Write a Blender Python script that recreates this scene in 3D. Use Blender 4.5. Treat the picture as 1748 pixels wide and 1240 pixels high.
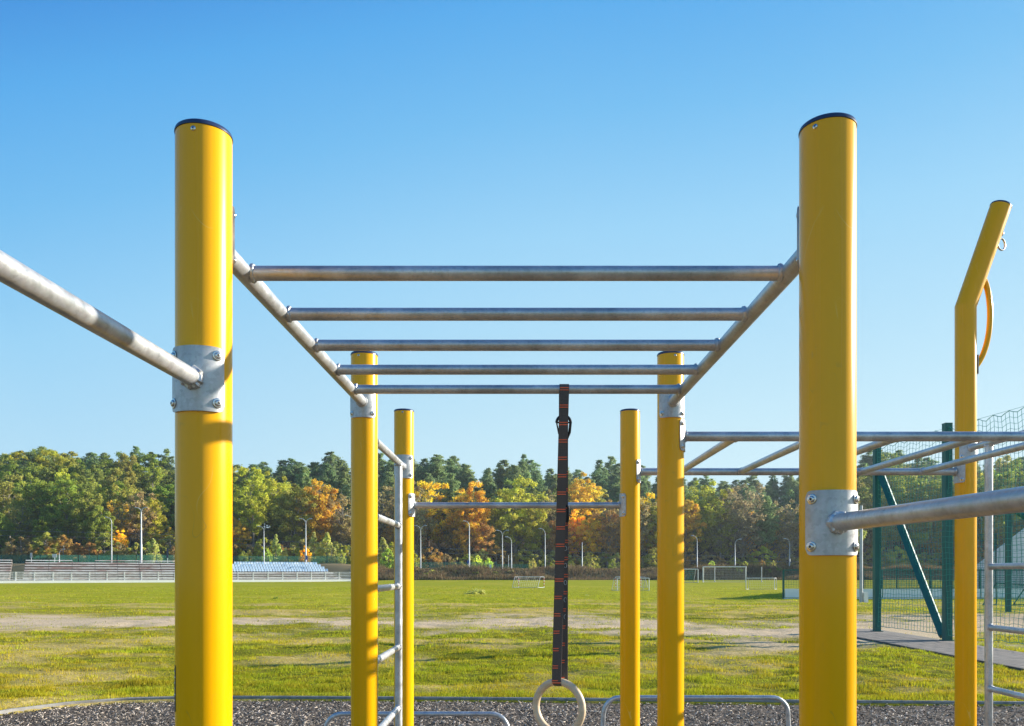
import bpy, math, random
import numpy as np
from mathutils import Vector, Matrix
R = math.radians
for o in list(bpy.data.objects): bpy.data.objects.remove(o)
SC = bpy.context.scene
COL = SC.collection
rng = np.random.default_rng(7)
random.seed(7)

# ------------------------------------------------------------------ camera
FX, VX, VY, EYE = 1400.0, 886.0, 978.0, 1.6
cd = bpy.data.cameras.new('camera'); cam = bpy.data.objects.new('camera', cd); COL.objects.link(cam)
cam.location = (0, 0, EYE); cam.rotation_euler = (R(90), 0, 0)
cd.sensor_width = 36; cd.lens = 36 * FX / 1748
cd.shift_x = (874 - VX) / 1748; cd.shift_y = (VY - 620) / 1748
cd.clip_start = 0.05; cd.clip_end = 3000
SC.camera = cam

# ------------------------------------------------------------------ light
HAZE = 0.0002
SUN_EL = 18.0
SUN_H = (0.955, 0.297)                       # horizontal direction towards the sun
SKY_STRENGTH = 0.115
SUN_STRENGTH = 4.3
EXPOSURE = 1.25
w = bpy.data.worlds.new('World'); SC.world = w; w.use_nodes = True
nt = w.node_tree; bg = nt.nodes['Background']
sky = nt.nodes.new('ShaderNodeTexSky'); sky.sky_type = 'NISHITA'; sky.sun_disc = False
sky.sun_elevation = R(SUN_EL); sky.sun_rotation = math.atan2(SUN_H[0], SUN_H[1])
sky.air_density = 1.0; sky.dust_density = 0.35; sky.ozone_density = 2.2; sky.altitude = 100
sep = nt.nodes.new('ShaderNodeSeparateColor'); cmb = nt.nodes.new('ShaderNodeCombineColor'); nt.links.new(sky.outputs[0], sep.inputs[0])
for ch, (k_, g_) in enumerate(((.150, 1.30), (.325, .68), (.680, .24))):   # clear cyan-blue air of the photographed day
    pw = nt.nodes.new('ShaderNodeMath'); pw.operation = 'POWER'; pw.inputs[1].default_value = g_
    ml = nt.nodes.new('ShaderNodeMath'); ml.operation = 'MULTIPLY'; ml.inputs[1].default_value = k_ / (SKY_STRENGTH * 2**EXPOSURE)
    nt.links.new(sep.outputs[ch], pw.inputs[0]); nt.links.new(pw.outputs[0], ml.inputs[0]); nt.links.new(ml.outputs[0], cmb.inputs[ch])
# elevation / distance-from-sun gradient of the clear autumn sky, blended with the physical sky
_tc = nt.nodes.new('ShaderNodeTexCoord'); _nm = nt.nodes.new('ShaderNodeVectorMath'); _nm.operation = 'NORMALIZE'; nt.links.new(_tc.outputs['Generated'], _nm.inputs[0])
_sx = nt.nodes.new('ShaderNodeSeparateXYZ'); nt.links.new(_nm.outputs[0], _sx.inputs[0])
_dt = nt.nodes.new('ShaderNodeVectorMath'); _dt.operation = 'DOT_PRODUCT'; nt.links.new(_nm.outputs[0], _dt.inputs[0])
_dt.inputs[1].default_value = (SUN_H[0]*math.cos(R(SUN_EL)), SUN_H[1]*math.cos(R(SUN_EL)), math.sin(R(SUN_EL)))
_mr = nt.nodes.new('ShaderNodeMapRange'); _mr.inputs[1].default_value = .45; _mr.inputs[2].default_value = -.15; nt.links.new(_dt.outputs['Value'], _mr.inputs[0])
_pw = nt.nodes.new('ShaderNodeMath'); _pw.operation = 'POWER'; _pw.inputs[1].default_value = 1.5; nt.links.new(_mr.outputs[0], _pw.inputs[0])
_ma = nt.nodes.new('ShaderNodeMath'); _ma.operation = 'MULTIPLY_ADD'; _ma.inputs[1].default_value = .15; nt.links.new(_pw.outputs[0], _ma.inputs[0]); nt.links.new(_sx.outputs[2], _ma.inputs[2])
_cr = nt.nodes.new('ShaderNodeValToRGB'); nt.links.new(_ma.outputs[0], _cr.inputs[0])
_stops = [(0, (208, 237, 246)), (.17, (197, 232, 247)), (.31, (172, 219, 247)), (.384, (156, 212, 247)), (.49, (118, 190, 241)), (.573, (90, 171, 236)), (.64, (64, 140, 219)), (1.0, (34, 84, 160))]
_el = _cr.color_ramp.elements
while len(_el) < len(_stops): _el.new(.5)
for _e, (_p, _c) in zip(_el, _stops): _e.position = _p; _e.color = (*[(v/255)**2.2 for v in _c], 1)
_sc = nt.nodes.new('ShaderNodeVectorMath'); _sc.operation = 'SCALE'; _sc.inputs['Scale'].default_value = 1 / (SKY_STRENGTH * 2**EXPOSURE); nt.links.new(_cr.outputs[0], _sc.inputs[0])
_mx = nt.nodes.new('ShaderNodeMix'); _mx.data_type = 'RGBA'; _mx.inputs[0].default_value = .9; nt.links.new(cmb.outputs[0], _mx.inputs[6]); nt.links.new(_sc.outputs[0], _mx.inputs[7])
nt.links.new(_mx.outputs[2], bg.inputs[0])
bg.inputs[1].default_value = SKY_STRENGTH
sl = bpy.data.lights.new('sun', 'SUN'); sl.energy = SUN_STRENGTH; sl.angle = R(0.5); sl.color = (1.0, 0.94, 0.82)
so = bpy.data.objects.new('sun', sl); COL.objects.link(so)
sd = Vector((SUN_H[0] * math.cos(R(SUN_EL)), SUN_H[1] * math.cos(R(SUN_EL)), math.sin(R(SUN_EL))))
so.rotation_euler = sd.to_track_quat('Z', 'Y').to_euler()
SC.view_settings.view_transform = 'Standard'; SC.view_settings.look = 'None'
SC.view_settings.exposure = EXPOSURE; SC.view_settings.gamma = 1

# ------------------------------------------------------------------ helpers
def WX(px, Y): return (px - VX) / FX * Y
def WZ(py, Y): return EYE + (VY - py) / FX * Y
def tag(o, label=None, cat=None, group=None, kind=None):
    if label: o['label'] = label
    if cat: o['category'] = cat
    if group: o['group'] = group
    if kind: o['kind'] = kind
    return o
def empty(name, loc=(0, 0, 0), rz=0, **k):
    o = bpy.data.objects.new(name, None); COL.objects.link(o); o.location = loc; o.rotation_euler = (0, 0, rz)
    o.empty_display_size = .1
    return tag(o, **k)
def add(name, me, parent=None, mat=None, **k):
    o = bpy.data.objects.new(name, me); COL.objects.link(o)
    if parent: o.parent = parent
    if mat and not me.materials: me.materials.append(mat)
    return tag(o, **k)
class MB:
    def __init__(s): s.v = []; s.f = []; s.m = []; s.mi = 0
    def grid(s, P, closeu=False, flip=False):
        """P[i][j] points"""
        b = len(s.v); n = len(P); m = len(P[0])
        for row in P: s.v.extend([tuple(p) for p in row])
        for i in range(n - 1):
            for j in range(m if closeu else m - 1):
                j2 = (j + 1) % m
                q = (b + i*m + j, b + i*m + j2, b + (i+1)*m + j2, b + (i+1)*m + j)
                s.f.append(q[::-1] if flip else q); s.m.append(s.mi)
        return b
    def poly(s, pts, flip=False):
        b = len(s.v); s.v.extend([tuple(p) for p in pts]); q = tuple(range(b, b + len(pts)))
        s.f.append(q[::-1] if flip else q); s.m.append(s.mi)
    def box(s, x0, x1, y0, y1, z0, z1):
        b = len(s.v)
        s.v += [(x0,y0,z0),(x1,y0,z0),(x1,y1,z0),(x0,y1,z0),(x0,y0,z1),(x1,y0,z1),(x1,y1,z1),(x0,y1,z1)]
        for q in ((0,3,2,1),(4,5,6,7),(0,1,5,4),(1,2,6,5),(2,3,7,6),(3,0,4,7)):
            s.f.append(tuple(b + i for i in q)); s.m.append(s.mi)
    def tube(s, pts, r, n=16, caps=True):
        pts = [Vector(p) for p in pts]; N = len(pts)
        rr = [float(q) for q in r] if isinstance(r, (list, tuple)) else [float(r)] * N
        T = []
        for i in range(N):
            a = pts[max(i-1, 0)]; c = pts[min(i+1, N-1)]; T.append((c - a).normalized())
        up = Vector((0, 0, 1)) if abs(T[0].z) < .9 else Vector((0, 1, 0))
        u = T[0].cross(up).normalized()
        rows = []
        for i in range(N):
            u = (u - T[i] * u.dot(T[i])).normalized(); w_ = T[i].cross(u)
            rows.append([pts[i] + rr[i] * (math.cos(2*math.pi*k/n) * u + math.sin(2*math.pi*k/n) * w_) for k in range(n)])
        s.grid(rows, closeu=True)
        if caps:
            s.poly(rows[0], flip=True); s.poly(rows[-1])
    def lathe(s, prof, n=32, axis=(0,0,1), org=(0,0,0)):
        """prof: list of (r, h) along axis"""
        A = Vector(axis).normalized(); up = Vector((0,0,1)) if abs(A.z) < .9 else Vector((1,0,0))
        u = A.cross(up).normalized(); w_ = A.cross(u); O = Vector(org)
        rows = [[O + A*h + r*(math.cos(2*math.pi*k/n)*u + math.sin(2*math.pi*k/n)*w_) for k in range(n)] for r, h in prof]
        s.grid(rows, closeu=True)
        s.poly(rows[0], flip=True); s.poly(rows[-1])
    def build(s, name, mat, parent=None, smooth=True, **k):
        me = bpy.data.meshes.new(name); me.from_pydata(s.v, [], s.f)
        for m in (mat if isinstance(mat, (list, tuple)) else [mat]): me.materials.append(m)
        if any(s.m): me.polygons.foreach_set('material_index', s.m)
        if smooth:
            me.polygons.foreach_set('use_smooth', [True] * len(s.f)); me.set_sharp_from_angle(angle=R(38))
        me.update()
        return add(name, me, parent, **k)
def npmesh(name, V, F, mat, attrs=None, smooth=False):
    """V (n,3), F (m,k) constant k"""
    me = bpy.data.meshes.new(name); V = np.asarray(V, np.float32); F = np.asarray(F, np.int32)
    m, k = F.shape
    me.vertices.add(len(V)); me.vertices.foreach_set('co', V.ravel())
    me.loops.add(m * k); me.loops.foreach_set('vertex_index', F.ravel())
    me.polygons.add(m); me.polygons.foreach_set('loop_start', np.arange(0, m*k, k, dtype=np.int32))
    if smooth: me.polygons.foreach_set('use_smooth', np.ones(m, bool))
    me.update(calc_edges=True)
    if attrs:
        for an, dat in attrs.items():
            a = me.attributes.new(an, 'FLOAT', 'POINT'); a.data.foreach_set('value', np.asarray(dat, np.float32))
    me.materials.append(mat)
    return me
_perm = np.random.default_rng(3).random((256, 256))
def vnoise(x, y):
    x = np.asarray(x, float); y = np.asarray(y, float)
    xi = np.floor(x).astype(int); yi = np.floor(y).astype(int); xf = x - xi; yf = y - yi
    xf = xf*xf*(3-2*xf); yf = yf*yf*(3-2*yf)
    g = lambda i, j: _perm[i & 255, j & 255]
    return (g(xi,yi)*(1-xf)+g(xi+1,yi)*xf)*(1-yf) + (g(xi,yi+1)*(1-xf)+g(xi+1,yi+1)*xf)*yf
def fbm(x, y, o=4):
    s = 0; a = .5; t = 0
    for i in range(o):
        s = s + a*vnoise(x*2**i + 17.3*i, y*2**i + 5.1*i); t += a; a *= .5
    return s / t
def sstep(a, b, x):
    t = np.clip((np.asarray(x, float) - a) / (b - a), 0, 1); return t*t*(3-2*t)

# ------------------------------------------------------------------ materials
def mat(name, color=(.5,.5,.5), rough=.5, metal=0.0, coat=0.0, spec=.5):
    m = bpy.data.materials.new(name); m.use_nodes = True
    p = m.node_tree.nodes['Principled BSDF']
    p.inputs['Base Color'].default_value = (*color, 1); p.inputs['Roughness'].default_value = rough
    p.inputs['Metallic'].default_value = metal; p.inputs['Coat Weight'].default_value = coat
    p.inputs['Coat Roughness'].default_value = .08
    p.inputs['Specular IOR Level'].default_value = spec
    return m, m.node_tree, p
def N(t, ty, **k):
    n = t.nodes.new(ty)
    for a, b in k.items():
        if a.startswith('i_'): n.inputs[a[2:].replace('_', ' ')].default_value = b
        else: setattr(n, a, b)
    return n
def noise(t, scale, detail=4, coord='Object', vscale=None, rough=.55):
    c = N(t, 'ShaderNodeTexCoord'); n = N(t, 'ShaderNodeTexNoise'); n.inputs['Scale'].default_value = scale
    n.inputs['Detail'].default_value = detail; n.inputs['Roughness'].default_value = rough
    src = c.outputs[coord]
    if vscale:
        mp = N(t, 'ShaderNodeMapping'); mp.inputs['Scale'].default_value = vscale; t.links.new(src, mp.inputs[0]); src = mp.outputs[0]
    t.links.new(src, n.inputs['Vector']); return n
def ramp(t, src, stops, interp='LINEAR'):
    r = N(t, 'ShaderNodeValToRGB'); r.color_ramp.interpolation = interp
    e = r.color_ramp.elements
    while len(e) < len(stops): e.new(.5)
    for i, (p, c) in enumerate(stops):
        e[i].position = p; e[i].color = (*c, 1) if len(c) == 3 else c
    t.links.new(src, r.inputs[0]); return r
def mix(t, fac, a, b, mode='MIX'):
    m = N(t, 'ShaderNodeMix', data_type='RGBA', blend_type=mode)
    for s, i in ((fac, 0), (a, 6), (b, 7)):
        if hasattr(s, 'links'): t.links.new(s, m.inputs[i])
        elif i == 0: m.inputs[0].default_value = s
        else: m.inputs[i].default_value = (*s, 1)
    return m.outputs[2]
def bump(t, p, h, strength=.3, dist=.01):
    b = N(t, 'ShaderNodeBump'); b.inputs['Strength'].default_value = strength; b.inputs['Distance'].default_value = dist
    t.links.new(h, b.inputs['Height']); t.links.new(b.outputs[0], p.inputs['Normal']); return b
def varied(name, c1, c2, scale=6, rough=.6, metal=0, coat=0, bs=.2, bd=.005, vscale=None, rr=None, lo=.35, hi=.65):
    m, t, p = mat(name, c1, rough, metal, coat)
    n = noise(t, scale, 5, vscale=vscale)
    r = ramp(t, n.outputs['Fac'], [(lo, c1), (hi, c2)])
    t.links.new(r.outputs[0], p.inputs['Base Color'])
    if rr:
        q = ramp(t, n.outputs['Fac'], [(lo, (rr[0],)*3), (hi, (rr[1],)*3)]); t.links.new(q.outputs[0], p.inputs['Roughness'])
    if bs: bump(t, p, n.outputs['Fac'], bs, bd)
    return m
M = {}
# glossy yellow powder coat with faint drawn streaks, scuffs and dust
m, t, p = mat('yellow_paint', (.80, .54, .008), .3, 0, .15, .22)
n1 = noise(t, 3.0, 4, vscale=(6, 6, .35)); r1 = ramp(t, n1.outputs['Fac'], [(.3, (.86, .405, .0003)), (.7, (.91, .445, .0006))])
n2 = noise(t, 26, 6, vscale=(1, 1, .25), rough=.7); r2 = ramp(t, n2.outputs['Fac'], [(.66, (0, 0, 0)), (.74, (1, 1, 1))])
n2b = noise(t, 1.7, 2); r2b = ramp(t, n2b.outputs['Fac'], [(.5, (0,0,0)), (.62, (.35,.35,.35))])
mul = N(t, 'ShaderNodeMath', operation='MULTIPLY'); t.links.new(r2.outputs[0], mul.inputs[0]); t.links.new(r2b.outputs[0], mul.inputs[1])
yc = mix(t, mul.outputs[0], r1.outputs[0], (.42, .31, .10))
for sc_, th_, ms_, cl_ in ((9, .0035, 2.3, (.95, .66, .16)), (17, .005, 3.1, (.50, .30, .04))):      # fine scratches and scuffs
    ns = noise(t, sc_, 1, vscale=(1, 1, .55)); sb = N(t, 'ShaderNodeMath', operation='SUBTRACT'); sb.inputs[1].default_value = .5; t.links.new(ns.outputs['Fac'], sb.inputs[0])
    ab = N(t, 'ShaderNodeMath', operation='ABSOLUTE'); t.links.new(sb.outputs[0], ab.inputs[0]); lt = N(t, 'ShaderNodeMath', operation='LESS_THAN'); lt.inputs[1].default_value = th_; t.links.new(ab.outputs[0], lt.inputs[0])
    mk = noise(t, ms_*3, 2); mr_ = ramp(t, mk.outputs['Fac'], [(.56, (0, 0, 0)), (.64, (.38, .38, .38))]); mm = N(t, 'ShaderNodeMath', operation='MULTIPLY'); t.links.new(lt.outputs[0], mm.inputs[0]); t.links.new(mr_.outputs[0], mm.inputs[1])
    yc = mix(t, mm.outputs[0], yc, cl_)
t.links.new(yc, p.inputs['Base Color'])
n3 = noise(t, 8, 3, vscale=(5, 5, .08)); r3 = ramp(t, n3.outputs['Fac'], [(.3, (.17,)*3), (.7, (.30,)*3)]); t.links.new(r3.outputs[0], p.inputs['Roughness'])
n4 = noise(t, 14, 2, vscale=(3, 3, .04)); bump(t, p, n4.outputs['Fac'], .22, .002)
M['yellow'] = m
# hot-dip galvanised steel
def galv(name, c1, c2, rough, metal):
    m, t, p = mat(name, c1, rough, metal)
    c = N(t, 'ShaderNodeTexCoord'); v = N(t, 'ShaderNodeTexVoronoi'); v.inputs['Scale'].default_value = 150
    t.links.new(c.outputs['Object'], v.inputs['Vector'])
    n = noise(t, 22, 6, rough=.65); n5 = noise(t, 5, 3)
    a = ramp(t, n.outputs['Fac'], [(.3, c1), (.7, c2)])
    b = mix(t, .25, a.outputs[0], v.outputs['Color'], 'SOFT_LIGHT')
    bw = N(t, 'ShaderNodeHueSaturation'); bw.inputs['Saturation'].default_value = .15; t.links.new(b, bw.inputs['Color'])
    d = ramp(t, n5.outputs['Fac'], [(.35, (.74, .74, .74)), (.6, (1, 1, 1))])
    t.links.new(mix(t, 1.0, bw.outputs[0], d.outputs[0], 'MULTIPLY'), p.inputs['Base Color'])
    rr = ramp(t, n.outputs['Fac'], [(.3, (rough-.1,)*3), (.7, (rough+.14,)*3)]); t.links.new(rr.outputs[0], p.inputs['Roughness'])
    bump(t, p, n.outputs['Fac'], .25, .0015)
    return m
M['galv'] = galv('galvanised_steel', (.42, .43, .45), (.64, .65, .66), .40, .62)
M['plate'] = galv('galvanised_plate', (.34, .36, .38), (.52, .54, .56), .42, .5)
M['steel'] = mat('stainless_bolt', (.6, .58, .56), .25, 1.0)[0]
M['black'] = mat('painted_recess_shade', (.02, .02, .02), .6)[0]  # near-black colour paints the shade inside bolt and screw sockets
M['cap'] = mat('navy_plastic_cap', (.025, .04, .10), .32)[0]
M['strap'] = varied('black_webbing', (.075, .058, .048), (.11, .09, .078), 400, .75, bs=.5, bd=.0008)
M['stitch'] = mat('red_stitching', (.95, .16, .06), .7)[0]
M['print'] = mat('white_print', (.7, .7, .68), .7)[0]
M['wood'] = varied('birch_ring', (.62, .46, .29), (.72, .56, .38), 8, .5, bs=.1, bd=.001, vscale=(1, 1, 6))
M['kerb'] = varied('grey_kerb', (.22, .205, .185), (.36, .34, .31), 8, .8, bs=.3)
M['green_steel'] = varied('green_steel', (.004, .10, .085), (.008, .125, .105), 3, .45, coat=.0, bs=0)
M['net'] = mat('green_net_cord', (.05, .34, .26), .7)[0]
M['white'] = varied('white_paint', (.62, .62, .60), (.78, .78, .76), 3, .55, bs=0)
M['red'] = mat('red_paint', (.6, .04, .03), .5)[0]
M['lampgrey'] = varied('lamp_grey', (.38, .40, .43), (.5, .52, .55), 1, .5, metal=.3, bs=0)
M['blue'] = mat('blue_sign', (.05, .12, .4), .5)[0]
M['navy'] = mat('dark_sign', (.03, .04, .08), .5)[0]
M['concrete'] = varied('old_concrete', (.13, .105, .09), (.22, .19, .165), 1.5, .9, bs=.3)
M['bench'] = varied('weathered_bench', (.50, .30, .26), (.86, .82, .78), 1.1, .8, bs=.2, vscale=(.35, 5, 5), lo=.40, hi=.52)
M['railing'] = varied('worn_white_railing', (.50, .50, .48), (.75, .75, .73), 2, .6, bs=0)
M['seat'] = varied('pale_blue_seat', (.33, .50, .66), (.72, .80, .86), 1.6, .5, bs=0, lo=.4, hi=.6)
M['tent'] = varied('white_tent_fabric', (.86, .88, .91), (.92, .93, .95), .6, .6, bs=.1)
M['board'] = varied('white_board', (.88, .86, .82), (.93, .91, .88), 1, .4, bs=0)
M['wire'] = mat('power_cable', (.25, .25, .26), .5, .5)[0]
M['bark'] = varied('bark', (.17, .14, .11), (.42, .38, .33), 3, .9, bs=.5, bd=.03, vscale=(3, 3, .6))
M['pinebark'] = varied('pine_bark', (.16, .085, .05), (.22, .15, .11), 3, .9, bs=.5, bd=.03, vscale=(3, 3, .6))
M['sticker'] = mat('dark_sticker', (.05, .055, .06), .5)[0]
_t = M['tent'].node_tree; _p = _t.nodes['Principled BSDF']; _o = [n for n in _t.nodes if n.type == 'OUTPUT_MATERIAL'][0]       # thin fabric lets daylight through
_tr = N(_t, 'ShaderNodeBsdfTranslucent'); _tr.inputs['Color'].default_value = (.92, .94, .97, 1); _ms = N(_t, 'ShaderNodeMixShader'); _ms.inputs[0].default_value = .5
_t.links.new(_p.outputs[0], _ms.inputs[1]); _t.links.new(_tr.outputs[0], _ms.inputs[2]); _t.links.new(_ms.outputs[0], _o.inputs['Surface'])
def leafmat(name, use_obj=True, color=(.1, .12, .03), hue=.022, val=(.55, 1.5), transl=.35):
    m = bpy.data.materials.new(name); m.use_nodes = True; t = m.node_tree; t.nodes.clear()
    out = N(t, 'ShaderNodeOutputMaterial')
    if use_obj: src = N(t, 'ShaderNodeObjectInfo').outputs['Color']
    else:
        rgb = N(t, 'ShaderNodeRGB'); rgb.outputs[0].default_value = (*color, 1); src = rgb.outputs[0]
    at = N(t, 'ShaderNodeAttribute', attribute_name='tint')
    a2 = N(t, 'ShaderNodeAttribute', attribute_name='tint2')
    mh = N(t, 'ShaderNodeMapRange'); mh.inputs[3].default_value = .5-hue; mh.inputs[4].default_value = .5+hue; t.links.new(at.outputs['Fac'], mh.inputs[0])
    mv = N(t, 'ShaderNodeMapRange'); mv.inputs[3].default_value = val[0]; mv.inputs[4].default_value = val[1]; t.links.new(a2.outputs['Fac'], mv.inputs[0])
    h = N(t, 'ShaderNodeHueSaturation'); t.links.new(mh.outputs[0], h.inputs['Hue']); t.links.new(mv.outputs[0], h.inputs['Value']); t.links.new(src, h.inputs['Color'])
    d = N(t, 'ShaderNodeBsdfPrincipled'); d.inputs['Roughness'].default_value = .65; d.inputs['Specular IOR Level'].default_value = .15
    t.links.new(h.outputs[0], d.inputs['Base Color'])
    tr = N(t, 'ShaderNodeBsdfTranslucent'); t.links.new(h.outputs[0], tr.inputs['Color'])
    ms = N(t, 'ShaderNodeMixShader'); ms.inputs[0].default_value = transl
    t.links.new(d.outputs[0], ms.inputs[1]); t.links.new(tr.outputs[0], ms.inputs[2]); t.links.new(ms.outputs[0], out.inputs[0])
    return m
M['leaf'] = leafmat('foliage', transl=.5)
M['blade'] = leafmat('grass_blades', False, (.45, .43, .022), .035, (.28, 1.6), .45)
M['drygrass'] = leafmat('dry_grass_blades', False, (.27, .19, .09), .03, (.45, 1.3), .3)

# ------------------------------------------------------------------ terrain
prof_px = [-600, 0, 30, 150, 250, 320, 400, 450, 520, 590, 640, 700, 790, 840, 880, 940, 1000, 1030, 1100, 1200, 1300, 1360, 1440, 1500, 1560, 1640, 1700, 1748, 2400]
prof_py = [770, 768, 760, 766, 772, 776, 790, 797, 785, 776, 776, 777, 784, 792, 780, 795, 797, 785, 800, 815, 814, 808, 790, 770, 780, 795, 790, 772, 772]
RIDGE_Y = 262.0
def yadd(px): return np.maximum(0, .31*((np.clip(np.asarray(px, float), -400, 1900) - 886)*.136 + 100))   # the edge of the wood runs obliquely away to the right
_rz = [WZ(q, RIDGE_Y + float(yadd(p_))) - 21 for p_, q in zip(prof_px, prof_py)]
bed_pts = [(-40, -30)]
def kerb_line(n=60):
    """outline of the far side of the mulch bed"""
    P = [(-6.25, -4.0), (-6.25, 4.0), (-6.22, 7.6), (-6.1, 8.7), (-5.85, 9.45), (-5.45, 9.98), (-4.9, 10.3), (-4.2, 10.42), (-3, 10.42), (0, 10.30), (4, 10.08), (7.0, 9.93), (9.2, 9.80)]
    return P
KL = kerb_line()
def bed_y(x):
    xs = [p[0] for p in KL[2:]]; ys = [p[1] for p in KL[2:]]
    return np.where(np.asarray(x) < -6.22, -99, np.interp(x, xs, ys))
def gh(x, y):
    x = np.asarray(x, float); y = np.asarray(y, float)
    z = .25*sstep(95, 150, y)*sstep(-34, -22, x)
    plat = 2.1 + 1.25*sstep(-26, -34, x) + .2*sstep(25, 50, x)
    z = z + (plat - .25*sstep(-34, -22, x))*sstep(151.5, 157, y)
    pxx = VX + FX*x/np.maximum(y, 60); yy = y - yadd(pxx)
    hill = np.interp(pxx, prof_px, _rz) - plat
    z = z + hill*sstep(168, 262, yy)*(y > 160)
    z = z + .8*(fbm(x/9, y/9, 2) - .5)*sstep(165, 180, y)
    rough = sstep(0.1, 1.2, y - bed_y(x))*(1 - sstep(60, 90, y))*np.where((x > 7.9) & (y < 24), 0, 1)
    z = z + rough*(.16*(fbm(x/3.1, y/2.2, 3) - .5) + .11*(fbm(x/.8+9, y/.6, 3) - .5) + .03*(fbm(x/.2+3, y/.2, 2)-.5))
    z = z - .07*sstep(.05, .12, bed_y(x) - y)*((x > -6.15) & (x < 9.2) & (y > -4.2))
    return z
def path_dist(x, y):
    P = [(-60, 27.5), (-18, 27), (-9, 26), (-2, 26.5), (2, 27), (4.4, 24.2), (7.2, 21.4), (8.6, 21.8), (20, 30)]
    d = np.full(np.shape(x), 1e9)
    for (ax, ay), (bx, by) in zip(P[:-1], P[1:]):
        ux, uy = bx-ax, by-ay; L = ux*ux+uy*uy
        tt = np.clip(((x-ax)*ux+(y-ay)*uy)/L, 0, 1)
        d = np.minimum(d, np.hypot(x-ax-tt*ux, y-ay-tt*uy))
    return d
def dirt_f(x, y):
    wd = 4.0 + 2.6*(fbm(x/5, y/4, 2)-.5)*2
    d = path_dist(x, y) + 6.0*(fbm(x/1.3, y/.9, 4)-.5)
    return .9*(1 - sstep(wd*.2, wd*1.3, d))
def dry_f(x, y):
    a = fbm(x/3.4+40, y/1.9+7, 4); b = fbm(x/.6+4, y/.5+7, 3)
    near = sstep(.49, .72, a*.72 + b*.28 + .07*np.exp(-((y-17)/4.5)**2) + .05*sstep(27, 34, y)*(1-sstep(40, 46, y)))
    return np.clip(near*(1-.9*sstep(38, 60, y)), 0, 1)
def make_axis(segs):
    out = []
    for a, b, st in segs: out += list(np.arange(a, b, st))
    return np.array(out + [segs[-1][1]])
ys = make_axis([(-60, -6, 9), (-6, 6, 1.0), (6, 9.3, .3), (9.3, 10.8, .05), (10.8, 20, .07), (20, 32, .14), (32, 60, .5), (60, 100, 2), (100, 148, 3), (148, 160, .6), (160, 300, 4), (300, 900, 60)])
xs = make_axis([(-700, -160, 60), (-160, -30, 3), (-30, -14, .6), (-14, -6.6, .14), (-6.6, -5.9, .05), (-5.9, 10, .10), (10, 18, .2), (18, 32, .8), (32, 160, 3), (160, 700, 60)])
GX, GY = np.meshgrid(xs, ys); GZ = gh(GX, GY)
V = np.stack([GX, GY, GZ], -1).reshape(-1, 3)
ny, nx = GX.shape
idx = np.arange(ny*nx).reshape(ny, nx)
F = np.stack([idx[:-1, :-1], idx[:-1, 1:], idx[1:, 1:], idx[1:, :-1]], -1).reshape(-1, 4)
dirt = dirt_f(GX, GY); dry = dry_f(GX, GY)
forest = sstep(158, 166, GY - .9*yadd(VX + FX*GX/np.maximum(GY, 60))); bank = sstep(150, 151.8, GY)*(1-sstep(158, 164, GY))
m, t, p = mat('grass_ground', (.12, .14, .03), .95, spec=.03)
g1 = noise(t, 1.1, 6); g2 = noise(t, 16, 5, rough=.7); g3 = noise(t, .12, 5, vscale=(1, .5, 1), rough=.7)
g4 = noise(t, .5, 6, vscale=(.35, 2.2, 1))
c = ramp(t, g1.outputs['Fac'], [(.3, (.245, .27, .012)), (.55, (.32, .32, .015)), (.75, (.39, .355, .025))]).outputs[0]
c = mix(t, ramp(t, g4.outputs['Fac'], [(.48, (0,0,0)), (.66, (.3,.3,.3))]).outputs[0], c, (.17, .23, .008))
c = mix(t, .5, c, ramp(t, g2.outputs['Fac'], [(.3, (.35, .35, .35)), (.7, (1.5, 1.5, 1.4))]).outputs[0], 'MULTIPLY')
c = mix(t, ramp(t, g3.outputs['Fac'], [(.50, (0,0,0)), (.62, (.6,.6,.6))]).outputs[0], c, (.44, .36, .05))
ad = N(t, 'ShaderNodeAttribute', attribute_name='dry'); ap = N(t, 'ShaderNodeAttribute', attribute_name='dirt')
af = N(t, 'ShaderNodeAttribute', attribute_name='forest'); ab = N(t, 'ShaderNodeAttribute', attribute_name='bank')
drycol = ramp(t, g2.outputs['Fac'], [(.3, (.30, .21, .06)), (.7, (.62, .48, .17))]).outputs[0]
dirtcol = ramp(t, g2.outputs['Fac'], [(.32, (.46, .33, .20)), (.68, (.78, .60, .42))]).outputs[0]
an = N(t, 'ShaderNodeAttribute', attribute_name='thatch'); c = mix(t, an.outputs['Fac'], c, (.13, .115, .022))
c = mix(t, ad.outputs['Fac'], c, drycol); c = mix(t, ap.outputs['Fac'], c, dirtcol)
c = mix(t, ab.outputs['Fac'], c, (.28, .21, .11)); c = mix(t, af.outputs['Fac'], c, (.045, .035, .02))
t.links.new(c, p.inputs['Base Color']); bump(t, p, g2.outputs['Fac'], .6, .03)
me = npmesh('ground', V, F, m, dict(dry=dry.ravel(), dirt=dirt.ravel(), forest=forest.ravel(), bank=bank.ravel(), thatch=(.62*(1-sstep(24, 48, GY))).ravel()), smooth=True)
add('ground', me, kind='structure')

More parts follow.
